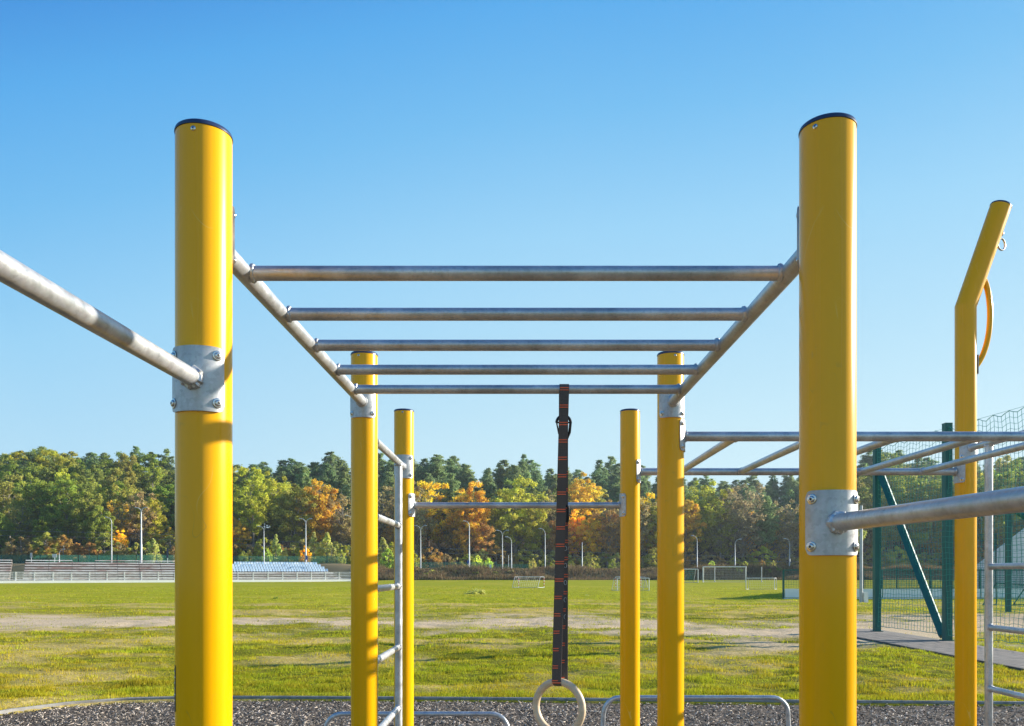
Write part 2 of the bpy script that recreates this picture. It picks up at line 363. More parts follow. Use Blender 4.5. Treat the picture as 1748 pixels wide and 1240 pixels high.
# ------------------------------------------------------------------ grass blades (uncountable)
def blades(name, matn, n, ymin, ymax, hfun, wfun, accept, label, lean=.5, mode='screen', xr=None, cat='grass'):
    u = rng.random(n)
    if mode == 'screen':
        o0, o1 = 1/ymax, 1/ymin; Y = 1/(o0 + (o1-o0)*u)
    else: Y = ymin + (ymax-ymin)*u
    if xr: X = xr[0] + (xr[1]-xr[0])*rng.random(n)
    else: X = (rng.random(n)*2-1)*(.665*Y + 1.2)
    k = accept(X, Y) > rng.random(n); X = X[k]; Y = Y[k]; n = len(X)
    Z = gh(X, Y) - .004
    h = hfun(X, Y)*(.55 + .9*rng.random(n)); wd = wfun(X, Y)*(.7+.6*rng.random(n)); a = rng.random(n)*2*np.pi
    ln = lean*h*rng.random(n); la = rng.random(n)*2*np.pi
    A = np.stack([X-np.cos(a)*wd, Y-np.sin(a)*wd, Z], -1); B = np.stack([X+np.cos(a)*wd, Y+np.sin(a)*wd, Z], -1)
    Cc = np.stack([X+ln*np.cos(la), Y+ln*np.sin(la), Z+h], -1)
    V = np.stack([A, B, Cc], 1).reshape(-1, 3); F = np.arange(3*n).reshape(n, 3)
    d = dry_f(X, Y)
    tint = np.clip(.5 + .22*rng.standard_normal(n) - .4*d + .35*(fbm(X/1.3, Y/1.3, 2)-.5)*2 + .5*(fbm(X/.3+3, Y/.3, 2)-.5)*2, 0, 1)
    t2 = np.clip(.5 + .2*rng.standard_normal(n) + .25*d, 0, 1)
    me = npmesh(name, V, F, M[matn], dict(tint=np.repeat(tint, 3), tint2=np.repeat(t2, 3)))
    return add(name, me, kind='stuff', label=label, cat=cat)
def acc_lawn(X, Y):
    inbed = (Y < bed_y(X) + .06)
    pave = (X > 8.15) & (X < 10.0) & (Y < 23.1)
    a = 1 - .72*dry_f(X, Y) - 1.0*dirt_f(X, Y)
    a = a*(.45 + .55*sstep(.35, .6, fbm(X/.35, Y/.35, 2)))
    return np.where(inbed | pave, 0, a)
blades('lawn_grass', 'blade', 950000, 9.2, 95, lambda X, Y: .017 + .048*sstep(.42, .8, fbm(X/.33+8, Y/.30, 2)),
       lambda X, Y: .0042*np.maximum(1, Y/11), acc_lawn, 'short yellow green grass blades covering the sunlit playing field')
def acc_edge(X, Y):
    d = Y - bed_y(X); return np.where((d > .03) & (d < .16), .9, 0)
blades('kerb_grass', 'blade', 90000, 9.6, 10.8, lambda X, Y: X*0+.07, lambda X, Y: X*0+.004, acc_edge,
       'longer grass tufts growing along the mulch bed kerb', mode='flat', xr=(-6.3, 9))
blades('embankment_dry_grass', 'drygrass', 60000, 150.3, 158.5, lambda X, Y: .35+.7*sstep(.4, .8, fbm(X/4, Y/4, 2)), lambda X, Y: X*0+.06,
       lambda X, Y: np.where(X > -30, .9, 0), 'dry brown tall grass on the low bank beyond the field', mode='flat', xr=(-31, 120))

# ------------------------------------------------------------------ mulch bed and kerb
m, t, p = mat('mulch', (.07, .055, .045), .95, spec=.15)
a = noise(t, 34, 6, rough=.75); v = N(t, 'ShaderNodeTexVoronoi'); v.inputs['Scale'].default_value = 46
cc = N(t, 'ShaderNodeTexCoord'); t.links.new(cc.outputs['Object'], v.inputs['Vector'])
c1 = ramp(t, a.outputs['Fac'], [(.35, (.05, .038, .03)), (.55, (.20, .16, .125)), (.72, (.45, .37, .30))]).outputs[0]
t.links.new(c1, p.inputs['Base Color']); bump(t, p, a.outputs['Fac'], 1, .03)
gx = np.arange(-6.2, 9.15, .12); gy = np.linspace(0, 1, 110)
X_, U_ = np.meshgrid(gx, gy); far = np.interp(gx, [q[0] for q in KL[2:]], [q[1] for q in KL[2:]])
far = np.where(gx < -6.2, 8, far); Y_ = -4 + (far[None, :] + 4)*U_
Z_ = -.022 + .03*(fbm(X_/.9, Y_/.9, 3)-.5)
idx = np.arange(X_.size).reshape(X_.shape)
F = np.stack([idx[:-1, :-1], idx[:-1, 1:], idx[1:, 1:], idx[1:, :-1]], -1).reshape(-1, 4)
add('mulch_bed', npmesh('mulch_bed', np.stack([X_, Y_, Z_], -1).reshape(-1, 3), F, m, smooth=True), kind='structure')
n = 85000
Y = 1/(1/10.45 + (1/5.0-1/10.45)*rng.random(n)); X = rng.random(n)*15.3 - 6.2
k = Y < bed_y(X) - .03; X = X[k]; Y = Y[k]; n = len(X)
Z = -.016 + .03*(fbm(X/.9, Y/.9, 3)-.5) + .012*rng.random(n)
L = .008 + .026*rng.random(n)**2; W = .0025+.0055*rng.random(n); az = rng.random(n)*2*np.pi; el = rng.standard_normal(n)*.35
ux = np.stack([np.cos(az)*np.cos(el), np.sin(az)*np.cos(el), np.sin(el)], -1); vx = np.stack([-np.sin(az), np.cos(az), 0*az], -1)
wx = np.cross(ux, vx); P0 = np.stack([X, Y, Z], -1)
c8 = []
for sx, sy, sz in ((-1,-1,-1),(1,-.7,-1),(1,.8,-1),(-1,1,-1),(-.9,-.9,1),(1,-.6,1),(.85,.8,1),(-1,.8,1)):
    c8.append(P0 + ux*(L*sx)[:, None] + vx*(W*sy)[:, None] + wx*(W*.35*sz)[:, None])
V = np.stack(c8, 1).reshape(-1, 3); base = (np.arange(n)*8)[:, None, None]
F = (base + np.array([(4,5,6,7),(0,1,5,4),(1,2,6,5),(2,3,7,6),(3,0,4,7)])[None]).reshape(-1, 4)
m = leafmat('bark_chips', False, (.40, .33, .265), .012, (.08, 2.0), 0.0)
tt = rng.random(n); t2 = rng.random(n)**2.2
add('bark_chips', npmesh('bark_chips', V, F, m, dict(tint=np.repeat(tt, 8), tint2=np.repeat(t2, 8))), kind='stuff',
    label='loose grey and brown bark chips filling the bed below the posts', cat='bark chips')
b = MB()
K = KL; inner = []; outer = []
for i, q in enumerate(K):
    a_ = Vector(K[max(i-1, 0)]); c_ = Vector(K[min(i+1, len(K)-1)]); d = (c_-a_).normalized(); nrm = Vector((-d.y, d.x))
    inner.append(Vector(q)); outer.append(Vector(q) + nrm*.055)
b.grid([[(p_.x, p_.y, -.1) for p_ in inner], [(p_.x, p_.y, .022) for p_ in inner], [(p_.x, p_.y, .03) for p_ in [i_.lerp(o_, .12) for i_, o_ in zip(inner, outer)]],
        [(p_.x, p_.y, .03) for p_ in [i_.lerp(o_, .88) for i_, o_ in zip(inner, outer)]], [(p_.x, p_.y, .022) for p_ in outer], [(p_.x, p_.y, -.1) for p_ in outer]])
b.build('bed_kerb', M['kerb'], kind='structure')

# ------------------------------------------------------------------ paved walk under the ball net
m, t, p = mat('paving', (.3, .29, .27), .85)
cc = N(t, 'ShaderNodeTexCoord'); br = N(t, 'ShaderNodeTexBrick'); br.inputs['Scale'].default_value = 1
br.inputs['Brick Width'].default_value = .2; br.inputs['Row Height'].default_value = .1; br.inputs['Mortar Size'].default_value = .005
br.inputs['Color1'].default_value = (.20, .165, .135, 1); br.inputs['Color2'].default_value = (.28, .235, .195, 1); br.inputs['Mortar'].default_value = (.09, .085, .07, 1)
t.links.new(cc.outputs['Object'], br.inputs['Vector'])
nn = noise(t, 4, 4); t.links.new(mix(t, .5, br.outputs[0], ramp(t, nn.outputs['Fac'], [(.3, (.7,)*3), (.7, (1.25,)*3)]).outputs[0], 'MULTIPLY'), p.inputs['Base Color'])
bump(t, p, br.outputs['Fac'], -.4, .004)
b = MB(); b.box(8.31, 9.95, 3, 22.95, -.06, .028); b.build('pavement', m, kind='structure')
b = MB()
for i in range(20): b.box(8.23, 8.306, 3+i*1.0, 3.99+i*1.0, -.06, .034)
b.build('pavement_kerb', varied('dark_kerb', (.07, .06, .055), (.14, .125, .11), 6, .9), kind='structure')

# ------------------------------------------------------------------ the climbing frame
PR = .05715
YA, YB, YC = 1.739, 3.54, 4.775
XL, XR, XE = -.668, .654, 2.60
PZ = 2.535
frame = empty('climbing_frame', (0, (YA+YB)/2, 0), label='yellow outdoor climbing frame with galvanised overhead ladders, wall bars and pull-up bars', cat='climbing frame')
def fix(o):
    o.matrix_parent_inverse = frame.matrix_world.inverted() if False else Matrix.Translation(-Vector(frame.location)); return o
def part(mb, name, m, parent=frame, label=None, smooth=True):
    o = mb.build(name, m, parent, smooth=smooth, label=label)
    if parent is frame: fix(o)
    return o
def cyl_patch(b, cx, cy, r0, r1, az, half, zc, h, rad, n=26, m=12):
    """curved rounded-corner plate, thickness r0..r1"""
    w = half*r1
    def rows(r):
        out = []
        for i in range(n+1):
            s = -w + 2*w*i/n; e = abs(s) - (w-rad)
            hh = h/2 - (rad - math.sqrt(max(rad*rad - e*e, 0))) if e > 0 else h/2
            th = az + s/r1
            out.append([(cx + r*math.cos(th), cy + r*math.sin(th), zc - hh + 2*hh*j/m) for j in range(m+1)])
        return out
    O = rows(r1); I = rows(r0)
    b.grid(O); b.grid(I, flip=True)
    b.grid([[q[0] for q in O], [q[0] for q in I]]); b.grid([[q[-1] for q in I], [q[-1] for q in O]])
    b.grid([O[0][::-1], I[0][::-1]]); b.grid([O[-1], I[-1]])
_bolt = {}
def bolt_mesh():
    if 'b' in _bolt: return _bolt['b']
    b = MB()
    b.lathe([(.0102, 0), (.0106, .0006), (.0106, .0018), (.0100, .0022), (.0068, .0022)], 24, (1, 0, 0))
    b.lathe([(.0066, .0022), (.0070, .003), (.0062, .0052), (.0040, .0064), (.0036, .0064)], 24, (1, 0, 0))
    b.mi = 1; b.lathe([(.0031, .0062), (.0031, .00665)], 6, (1, 0, 0))  # black hexagon on the head, painted shade in place of a hollow socket
    o = b.build('bolt', [M['steel'], M['black']]); me = o.data; bpy.data.objects.remove(o); _bolt['b'] = me; return me
def plate(cx, cy, az, zc, h=.134, half=R(60)):
    """saddle plate bolted on a post, az = direction it faces"""
    b = MB(); cyl_patch(b, 0, 0, PR+.0004, PR+.0055, az, half, 0, h, .014)
    o = b.build('saddle_plate', M['plate'], frame); fix(o); o.location = (cx, cy, zc)
    for s in (-1, 1):
        for q in (-1, 1):
            th = az + s*half*.76 + random.uniform(-.02, .02)
            e = bpy.data.objects.new('bolt', bolt_mesh()); COL.objects.link(e); e.parent = o
            e.location = ((PR+.0052)*math.cos(th), (PR+.0052)*math.sin(th), q*(h/2-.018))
            e.rotation_euler = (random.uniform(0, 1), 0, th)
    return o
def make_post(cx, cy, screw_az, h=PZ):
    b = MB(); rows = []
    n = 64
    zs = [-.15, 0, .6, 1.2, 1.8, h-.01, h]
    rows = [[((PR if z < h else PR-.0004)*math.cos(2*math.pi*k/n), (PR if z < h else PR-.0004)*math.sin(2*math.pi*k/n), z) for k in range(n)] for z in zs]
    b.grid(rows, closeu=True); b.poly(rows[-1])
    o = b.build('post', M['yellow'], frame); fix(o); o.location = (cx, cy, 0)
    c = MB(); c.lathe([(PR-.002, 0), (PR+.0012, .0004), (PR+.0012, .004), (PR-.0005, .0085), (PR-.003, .0105), (.03, .0125)], 64, (0, 0, 1), (0, 0, h+.0004)); c.build('end_cap', M['cap'], o)
    s = MB(); ax = (math.cos(screw_az), math.sin(screw_az), 0)
    s.lathe([(.0052, 0), (.0052, .0012), (.003, .0026), (.0018, .0028)], 20, ax, (PR*ax[0]*.998, PR*ax[1]*.998, h-.011))
    s.mi = 1; s.lathe([(.0017, .0026), (.0017, .0030)], 12, ax, (PR*ax[0]*.998, PR*ax[1]*.998, h-.011))  # black disc, painted shade of the screw socket
    s.build('cap_screw', [M['steel'], M['black']], o)
    return o
D = R(-90)
pA = make_post(XL, YA, D, PZ-.0125)
make_post(XR, YA, D - R(45)); make_post(XL, YB, D - R(14)); make_post(XR, YB, D + R(10)); make_post(XL-.002, YC, D); make_post(XR-.008, YC, D - R(78))
# sticker low on the front left post
b = MB(); cyl_patch(b, 0, 0, PR+.0002, PR+.0008, R(180+12), R(26), 1.6-.242, .098, .004, 12, 4)
stk = b.build('sticker', M['sticker'], pA)
b = MB()
for i in range(7): cyl_patch(b, 0, 0, PR+.0008, PR+.0011, R(180+14), R(15+4*(i%3)), 1.6-.242-.036+.012*i, .0035, .0008, 8, 1)
b.build('sticker_print', M['print'], stk)
def weld(b, c, axis, r, w=.0062, n=28):
    """irregular weld bead round a tube"""
    A = Vector(axis).normalized(); up = Vector((0,0,1)) if abs(A.z) < .9 else Vector((1,0,0)); u = A.cross(up).normalized(); v_ = A.cross(u); c = Vector(c)
    rows = []
    for i in range(n):
        a_ = 2*math.pi*i/n; ww = w*random.uniform(.7, 1.25); d = math.cos(a_)*u + math.sin(a_)*v_
        rows.append([c + d*(r + ww*.8*math.cos(q)) + A*ww*math.sin(q) for q in [2*math.pi*k/8 for k in range(8)]])
    rows.append(rows[0]); b.grid(rows, closeu=True)
def bar(name, a_, c_, r, wa=True, wc=True, label=None, m='galv', bend=None):
    b = MB(); a_ = Vector(a_); c_ = Vector(c_); k = 8
    b.tube([a_.lerp(c_, i/k) for i in range(k+1)], r, 28)
    d = (c_-a_).normalized()
    if wa: weld(b, a_ + d*.003, d, r)
    if wc: weld(b, c_ - d*.003, d, r)
    return part(b, name, M[m], label=label)
RZ = 1.6 + .728
rr_, rg_ = .0212, .0178
for X0 in (XL, XR):
    bar('side_rail', (X0, YA+PR+.004, RZ), (X0, YB-PR-.004, RZ), rr_)
    plate(X0, YA, R(90), RZ); plate(X0, YB, R(-90), RZ)
for i in range(5):
    off = 1/(.001957 + .0003095*i); Y = FX*.728/off
    bar('rung', (XL+rr_-.003, Y, RZ), (XR-rr_+.003, Y, RZ), rg_)
# overhead ladder running to the right
LZ = 1.6 + .588
bar('side_rail', (XR+PR+.004, YB, LZ), (XE-PR, YB, LZ), rr_); bar('side_rail', (XR+PR-.004, YC, LZ), (XE-PR-.004, YC, LZ), rr_)
plate(XR, YB, 0, LZ); plate(XR-.008, YC, 0, LZ); make_post(XE, YB, D); plate(XE, YB, R(180), LZ); plate(XE, YC, R(180), LZ); plate(XE, YB, R(90), 2.318)
for i in range(5):
    X = WX(1161, YC) + .351*i
    bar('rung', (X, YB+rr_-.003, LZ), (X, YC-rr_+.003, LZ), rg_)
# high bar between the rear posts
HZ = 1.6 + .392
bar('pull_up_bar', (XL+PR+.003, YC, HZ), (XR-PR-.010, YC, HZ), .0178)
plate(XL, YC, 0, HZ); plate(XR-.008, YC, R(180), HZ)
# wall bars on the left side and on the right side
def wall_bars(X, ztop, offs, y_off):
    bar('top_bar', (X, YB+PR, ztop), (X, YC-PR-.004, ztop), rg_); plate(X, YC, R(-90), ztop)
    bar('upright', (X, YC-y_off, -.05), (X, YC-y_off, ztop-.012), .0205, False)
    bar('upright', (X, YB+y_off, -.05), (X, YB+y_off, ztop-.012), .0205, False)
    for z in offs:
        bar('wall_bar_rung', (X, YB+y_off+.018, z), (X, YC-y_off-.018, z), .0165)
wall_bars(XL, 2.212, [1.862-.337*i for i in range(6)], .225)
wall_bars(XE, 2.318, [1.972-.337*i for i in range(6)], .235)
# front pull-up bars coming towards the viewer
def fbar(cx, z, end, az):
    plate(cx, YA, az, z)
    b = MB(); s = Vector((cx, YA-PR-.004, z)); e = Vector(end)
    b.tube([s.lerp(e, i/10) for i in range(11)], .0181, 32); weld(b, s + (e-s).normalized()*.004, e-s, .0181, .0085)
    part(b, 'pull_up_bar', M['galv'])
fbar(XL, 1.999, (-.70, -1.1, 1.999), R(-90))
fbar(XR-.002, 1.703, (.905, -1.1, 1.699), R(-92))
# bent post on the right
PHI = R(19.2); ZB = 1.6 + (978-524.5)/FX*YC; LEN = .618
b = MB(); n = 64; rows = []
for z in (-.15, 0, .8, 1.6, 2.4): rows.append([(PR*math.cos(2*math.pi*k/n), PR*math.sin(2*math.pi*k/n), z) for k in range(n)])
rows.append([(PR*math.cos(2*math.pi*k/n), PR*math.sin(2*math.pi*k/n), ZB - PR*math.cos(2*math.pi*k/n)*math.tan(PHI/2)) for k in range(n)])
AX = Vector((math.sin(PHI), 0, math.cos(PHI))); UX = Vector((math.cos(PHI), 0, -math.sin(PHI)))
rows2 = [rows[-1]]
for l in (.3, LEN):
    rows2.append([Vector((0, 0, ZB)) + AX*l + UX*PR*math.cos(2*math.pi*k/n) + Vector((0, 1, 0))*PR*math.sin(2*math.pi*k/n) for k in range(n)])
b.grid(rows, closeu=True); b.grid(rows2, closeu=True); b.poly(rows2[-1])
bp = b.build('bent_post', M['yellow'], frame, label='yellow post whose top leans out to the right'); fix(bp); bp.location = (XE, YC, 0)
c = MB(); c.lathe([(PR-.002, 0), (PR+.0012, .0004), (PR+.0012, .004), (PR-.0005, .0085), (PR-.003, .0105), (.03, .0125)], 64, AX, Vector((0, 0, ZB)) + AX*(LEN+.0004)); c.build('end_cap', M['cap'], bp)
# curved handle
def bez(P0, P1, P2, P3, n=24):
    out = []
    for i in range(n+1):
        t_ = i/n; out.append(((1-t_)**3)*P0 + 3*((1-t_)**2)*t_*P1 + 3*(1-t_)*t_*t_*P2 + t_**3*P3)
    return out
def bl(px, py): return Vector((WX(px, YC)-XE, 0, WZ(py, YC)))
b = MB(); pts = bez(bl(1678, 474), bl(1694, 500), bl(1698, 590), bl(1664, 628)); b.tube(pts, .0158, 20); b.build('curved_handle', M['yellow'], bp)
b = MB(); pc = bl(1686, 458); b.box(pc.x-.004, pc.x+.002, -.03, .03, -.045, .045)
for i in range(len(b.v)):
    x_, y_, z_ = b.v[i]; dx = x_-pc.x; b.v[i] = (pc.x + dx*math.cos(PHI) + z_*math.sin(PHI), y_, pc.z - dx*math.sin(PHI) + z_*math.cos(PHI))
b.build('handle_plate', M['plate'], bp, smooth=False)
b = MB(); pc = bl(1664.5, 624); b.box(pc.x-.001, pc.x+.005, -.03, .03, pc.z-.055, pc.z+.055); b.build('handle_plate', M['plate'], bp, smooth=False)
def torus(b, c, Rr, r, ax1, ax2, n=40, m=14, a0=0, a1=2*math.pi):
    c = Vector(c); ax1 = Vector(ax1).normalized(); ax2 = Vector(ax2).normalized(); nn_ = ax1.cross(ax2)
    rows = []
    for i in range(n+1):
        a_ = a0 + (a1-a0)*i/n; d = math.cos(a_)*ax1 + math.sin(a_)*ax2
        rows.append([c + d*(Rr + r*math.cos(2*math.pi*k/m)) + nn_*r*math.sin(2*math.pi*k/m) for k in range(m)])
    b.grid(rows, closeu=True)
b = MB(); torus(b, bl(1707.5, 398), .017, .0045, (1, 0, 0), (0, 0, 1)); torus(b, bl(1709, 417), .034, .0052, (1, .5, 0), (0, 0, 1))
b.build('hanging_ring', M['steel'], bp)

# ------------------------------------------------------------------ gymnastic ring on its strap
RY = FX*.728*(.001957 + .0003095*4)
ring = empty('gymnastic_ring', (WX(954, RY), RY, WZ(1208, RY)), label='pale wooden gymnastic ring hanging from the last rung on a black strap', cat='gymnastic ring')
ro = Vector(ring.location)
RA = R(30)
b = MB(); torus(b, (0, 0, 0), .1025, .0148, (math.cos(RA), -math.sin(RA), 0), (0, 0, 1), 96, 24)
wood = b.build('ring', M['wood'], ring)
SW = .0375
def band(path, wdir, name, mt, parent, w=SW, th=.0022):
    """path: points; wdir: function i -> unit width vector"""
    b = MB(); rows = []
    for i, q in enumerate(path):
        q = Vector(q); a_ = Vector(path[max(i-1, 0)]); c_ = Vector(path[min(i+1, len(path)-1)]); T_ = (c_-a_).normalized(); W_ = Vector(wdir(i)).normalized()
        N_ = T_.cross(W_).normalized()
        rows.append([q - W_*w/2 - N_*th/2, q + W_*w/2 - N_*th/2, q + W_*w/2 + N_*th/2, q - W_*w/2 + N_*th/2])
    b.grid(rows, closeu=True); b.poly(rows[0]); b.poly(rows[-1], flip=True)
    return b.build(name, mt, parent)
fx0, fx1 = WX(963, RY), WX(949.5, RY); zt = RZ; zb = WZ(1166, RY)
rt = rg_ + .0022
path = []; n = 60
top_z, bot_z = zt, ro.z + .1025
xa = lambda z: fx1 + (fx0-fx1)*((z-bot_z)/(top_z-bot_z))
xb = lambda z: WX(962, RY) + (WX(962.5, RY) - WX(962, RY))*((z-bot_z)/(top_z-bot_z))
ya = lambda z: RY - rt + (rt-.0172)*(1-(z-bot_z)/(top_z-bot_z)); yb = lambda z: RY + rt + .010*math.sin(math.pi*(z-bot_z)/(top_z-bot_z))
for i in range(n+1):
    z = bot_z + (top_z-bot_z)*i/n; path.append((xa(z), ya(z), z))
for i in range(1, 12):
    a_ = math.pi*i/12; path.append((xa(top_z), RY - rt*math.cos(a_), top_z + rt*math.sin(a_)))
for i in range(n+1):
    z = top_z + (bot_z-top_z)*i/n; path.append((xb(z), yb(z), z))
for i in range(1, 12):
    a_ = math.pi*i/12; k_ = i/12; path.append((xb(bot_z)*(1-k_) + xa(bot_z)*k_, RY + rt*math.cos(a_)*.85, bot_z - rt*math.sin(a_)*.85))
pl = [Vector(q)-ro for q in path]
def wdir(i):
    z = pl[i].z; f = max(0, min(1, 1 - (z - .1)/.5)); a_ = R(16)*f; return (math.cos(a_), -math.sin(a_), 0)
strap = band(pl, wdir, 'strap', M['strap'], ring)
b = MB(); c = MB()
zz = WZ(666, RY); k = 0
def mark(b, x, y, z, yo, w=.034, sh=0):
    for dz in (-.0045, .0045):
        b.box(x-w/2-ro.x, x+w/2-ro.x, min(y, y+yo)-ro.y, max(y, y+yo)-ro.y, z+dz-.0017-ro.z, z+dz+.0017-ro.z)
while zz > bot_z:
    mark(b, xa(zz), ya(zz)-.0016, zz, -.0006); zz -= .0686
mark(b, xa(bot_z), ya(bot_z)-.0020, bot_z+.002, -.0006)
zz = WZ(806, RY)
while zz > bot_z:
    mark(b, xb(zz)+.002, yb(zz)-.0017, zz, -.0006); zz -= .0686
b.build('red_stitching', M['stitch'], strap, smooth=False)
def stroke(c, pts, x, y, z, s=.012, th=.0012):
    for (x0, z0), (x1, z1) in zip(pts[:-1], pts[1:]):
        c.tube([(x+x0*s-ro.x, y-ro.y, z+z0*s-ro.z), (x+x1*s-ro.x, y-ro.y, z+z1*s-ro.z)], th*.6, 4)
OO = [(.45*math.cos(a_), .75*math.sin(a_)) for a_ in [2*math.pi*k/14 for k in range(15)]]
ONE = [(.25, .8), (.25, -.8), (-.2, -.55)]
for i, g in enumerate([OO, OO, OO, OO, OO, ONE, ONE, ONE]):
    z = WZ(1142.5, RY) + .0686*(7-i) ; stroke(c, g, xb(z)+.0085, yb(z)-.0018, z)
c.build('printed_numbers', M['print'], strap)
for (cx_, cz_, w_) in ((962, 722, .0275), (965, 868, .014)):
    b = MB(); c0 = Vector((WX(cx_, RY), RY-.004 if w_ > .02 else RY+.03, WZ(cz_, RY)))-ro
    torus(b, c0, w_, .0058, (1, 0, 0), (0, 0, 1), 20, 8, 0, math.pi)
    b.tube([c0+Vector((w_, 0, 0)), c0+Vector((w_*.85, -.002, -.04)), c0+Vector((w_*.5, .004, -.062))], .0055, 8)
    b.tube([c0-Vector((w_, 0, 0)), c0+Vector((-w_*.7, -.002, -.045))], .003, 8)
    b.tube([c0-Vector((w_, 0, 0)), c0+Vector((w_, 0, 0))], .0034, 8)
    b.build('buckle', mat('black_steel', (.03, .03, .032), .4, .6)[0], ring)

# ------------------------------------------------------------------ low parallel bars in the bed
def low_bar(px0, px1, py, Y, label, lean=0.0):
    z = WZ(py, Y); x0, x1 = WX(px0, Y), WX(px1, Y); o = empty('low_push_up_bar', ((x0+x1)/2, Y, 0), label=label, cat='exercise bar', group='low steel bars in the bark bed')
    r = .14; h = (x1-x0)/2; P = [Vector((-h-.02, 0, -.1)), Vector((-h-.005, 0, z-r))]
    for i in range(1, 9):
        a_ = math.pi/2*i/8; P.append(Vector((-h + r - r*math.cos(a_), 0, z-r+r*math.sin(a_))))
    P += [Vector((-h*.4, 0, z)), Vector((h*.4, 0, z))]
    for i in range(0, 9):
        a_ = math.pi/2*(1-i/8); P.append(Vector((h - r + r*math.cos(a_), 0, z-r+r*math.sin(a_))))
    P.append(Vector((h+.02, 0, -.1)))
    b = MB(); b.tube(P, .0205, 20); b.build('bent_tube', M['galv'], o)
    for s in (-1, 1):
        b = MB(); b.lathe([(.05, -.05), (.05, -.002), (.045, .004), (.022, .004)], 20, (0, 0, 1), (s*(h+.012), 0, 0)); b.build('foot_flange', M['plate'], o)
low_bar(556, 867, 1219, 7.0, 'lower curved steel bar behind the left wall bars, just above the bark chips')
low_bar(1031, 1345, 1191, 7.3, 'taller curved steel bar behind the right rear posts, above the bark chips')
def tubes(b, segs, r, n=8):
    for a_, c_ in segs: b.tube([a_, c_], r, n)

# ------------------------------------------------------------------ ball net on green posts
def sqpost(b, x, y, z0, z1, w):
    b.box(x-w/2, x+w/2, y-w/2, y+w/2, z0, z1)
net = empty('ball_net_fence', (9.75, 20, 0), label='tall green ball net on square green posts beside the paved walk', cat='ball net')
NO = Vector(net.location)
def nbuild(b, name, m, smooth=False, parent=net):
    b.v = [(x-NO.x, y-NO.y, z-NO.z) for x, y, z in b.v]; return b.build(name, m, parent, smooth=smooth)
postsN = [((9.60, 22.0), 4.95, .16), ((9.92, 19.0), 5.05, .165), ((10.9, 9.6), 5.1, .165)]
for (x, y), h, w_ in postsN:
    b = MB(); sqpost(b, x, y, .02, h, w_); b.box(x-w_*.5-.004, x+w_*.5+.004, y-w_*.5-.004, y+w_*.5+.004, h, h+.012); b.box(x-w_*.75, x+w_*.75, y-w_*.75, y+w_*.75, .029, .045); nbuild(b, 'fence_post', M['green_steel'])
b = MB(); b.tube([(9.62, 21.85, 4.28), (9.90, 19.15, .12)], .115, 4); nbuild(b, 'diagonal_brace', M['green_steel'])
def netmesh(P0, P1, z0, z1, cell, r, sag=.04, top_every=4, seed=0):
    rs = random.Random(seed)
    P0 = Vector((*P0, 0)); P1 = Vector((*P1, 0)); L = (P1-P0).length; d = (P1-P0)/L; nrm = Vector((-d.y, d.x, 0))
    nu = int(L/cell); nv = int((z1-z0)/cell)
    pt = {}
    for i in range(nu+1):
        for j in range(nv+1):
            u = i/nu; v = j/nv
            sc = abs(math.sin(math.pi*i/top_every))
            wob = .05*math.sin(2.1*u*L*.6+v*3)+.04*math.sin(5*v+u*L)
            zz = z0 + (z1-z0)*v - sag*sc*sc*(v**6)*1.8 + .02*sc*(1-v)**6 + .012*math.sin(i*1.7+j*.3)
            uu = u*L + .012*math.sin(j*.9+i*.35) + .03*math.sin(j*.21+seed)*v*(1-v)*4
            pt[i, j] = P0 + d*uu + nrm*wob*(.3+v*(1-v)*2) + Vector((0, 0, zz))
    b = MB()
    for i in range(nu+1): b.tube([pt[i, j] for j in range(nv+1)], r, 3, False)
    for j in range(nv+1): b.tube([pt[i, j] for i in range(nu+1)], r*(1.8 if j in (0, nv) else 1), 3, False)
    b.tube([P0 + Vector((0, 0, z1)), P1 + Vector((0, 0, z1))], r*.9, 3, False)
    return b
b = netmesh((9.58, 21.9), (10.88, 9.8), .16, 4.95, .125, .0046, sag=.05); nbuild(b, 'net', M['net'])
# far side of the same court
net2 = empty('ball_net_fence', (19.7, 33, 0), label='farther green net post with diagonal brace, in front of the white hall', cat='ball net')
NO = Vector(net2.location)
b = MB(); sqpost(b, WX(1721, 33), 33, 0, 4.9, .17); nbuild(b, 'fence_post', M['green_steel'], parent=net2)
b = MB(); sqpost(b, WX(1721, 33)+4.2, 30.5, 0, 4.9, .17); nbuild(b, 'fence_post', M['green_steel'], parent=net2)
b = MB(); b.tube([(WX(1721, 33)+.1, 32.9, 4.2), (WX(1721, 33)+4.0, 30.6, .2)], .11, 4); nbuild(b, 'diagonal_brace', M['green_steel'], parent=net2)
b = netmesh((WX(1721, 33), 33), (WX(1721, 33)+4.2, 30.5), .1, 4.8, .16, .005, seed=2); nbuild(b, 'net', M['net'], parent=net2)
# small green frame goal with slack net
g = empty('small_green_goal', (WX(1720, 40), 40, 0), label='small green framed goal with slack net behind the ball net', cat='goal'); 
b = MB(); W_, H_, D_ = 1.5, 1.1, .8
x0 = -.55
tubes(b, [((x0, 0, 0), (x0, 0, H_)), ((x0+W_, 0, 0), (x0+W_, 0, H_)), ((x0, 0, H_), (x0+W_, 0, H_-.1)), ((x0, 0, H_), (x0-.2, D_, 0)), ((x0+W_, 0, H_-.1), (x0+W_-.2, D_, 0)), ((x0, 0, .03), (x0-.2, D_, .03)), ((x0+W_, 0, .03), (x0+W_-.2, D_, .03))], .03)
b.build('frame', M['green_steel'], g)
NO = Vector((0, 0, 0)); b = netmesh((x0, .02), (x0+W_, .02), .2, H_-.05, .12, .005, .06, 6, 5); b.build('net', M['net'], g)

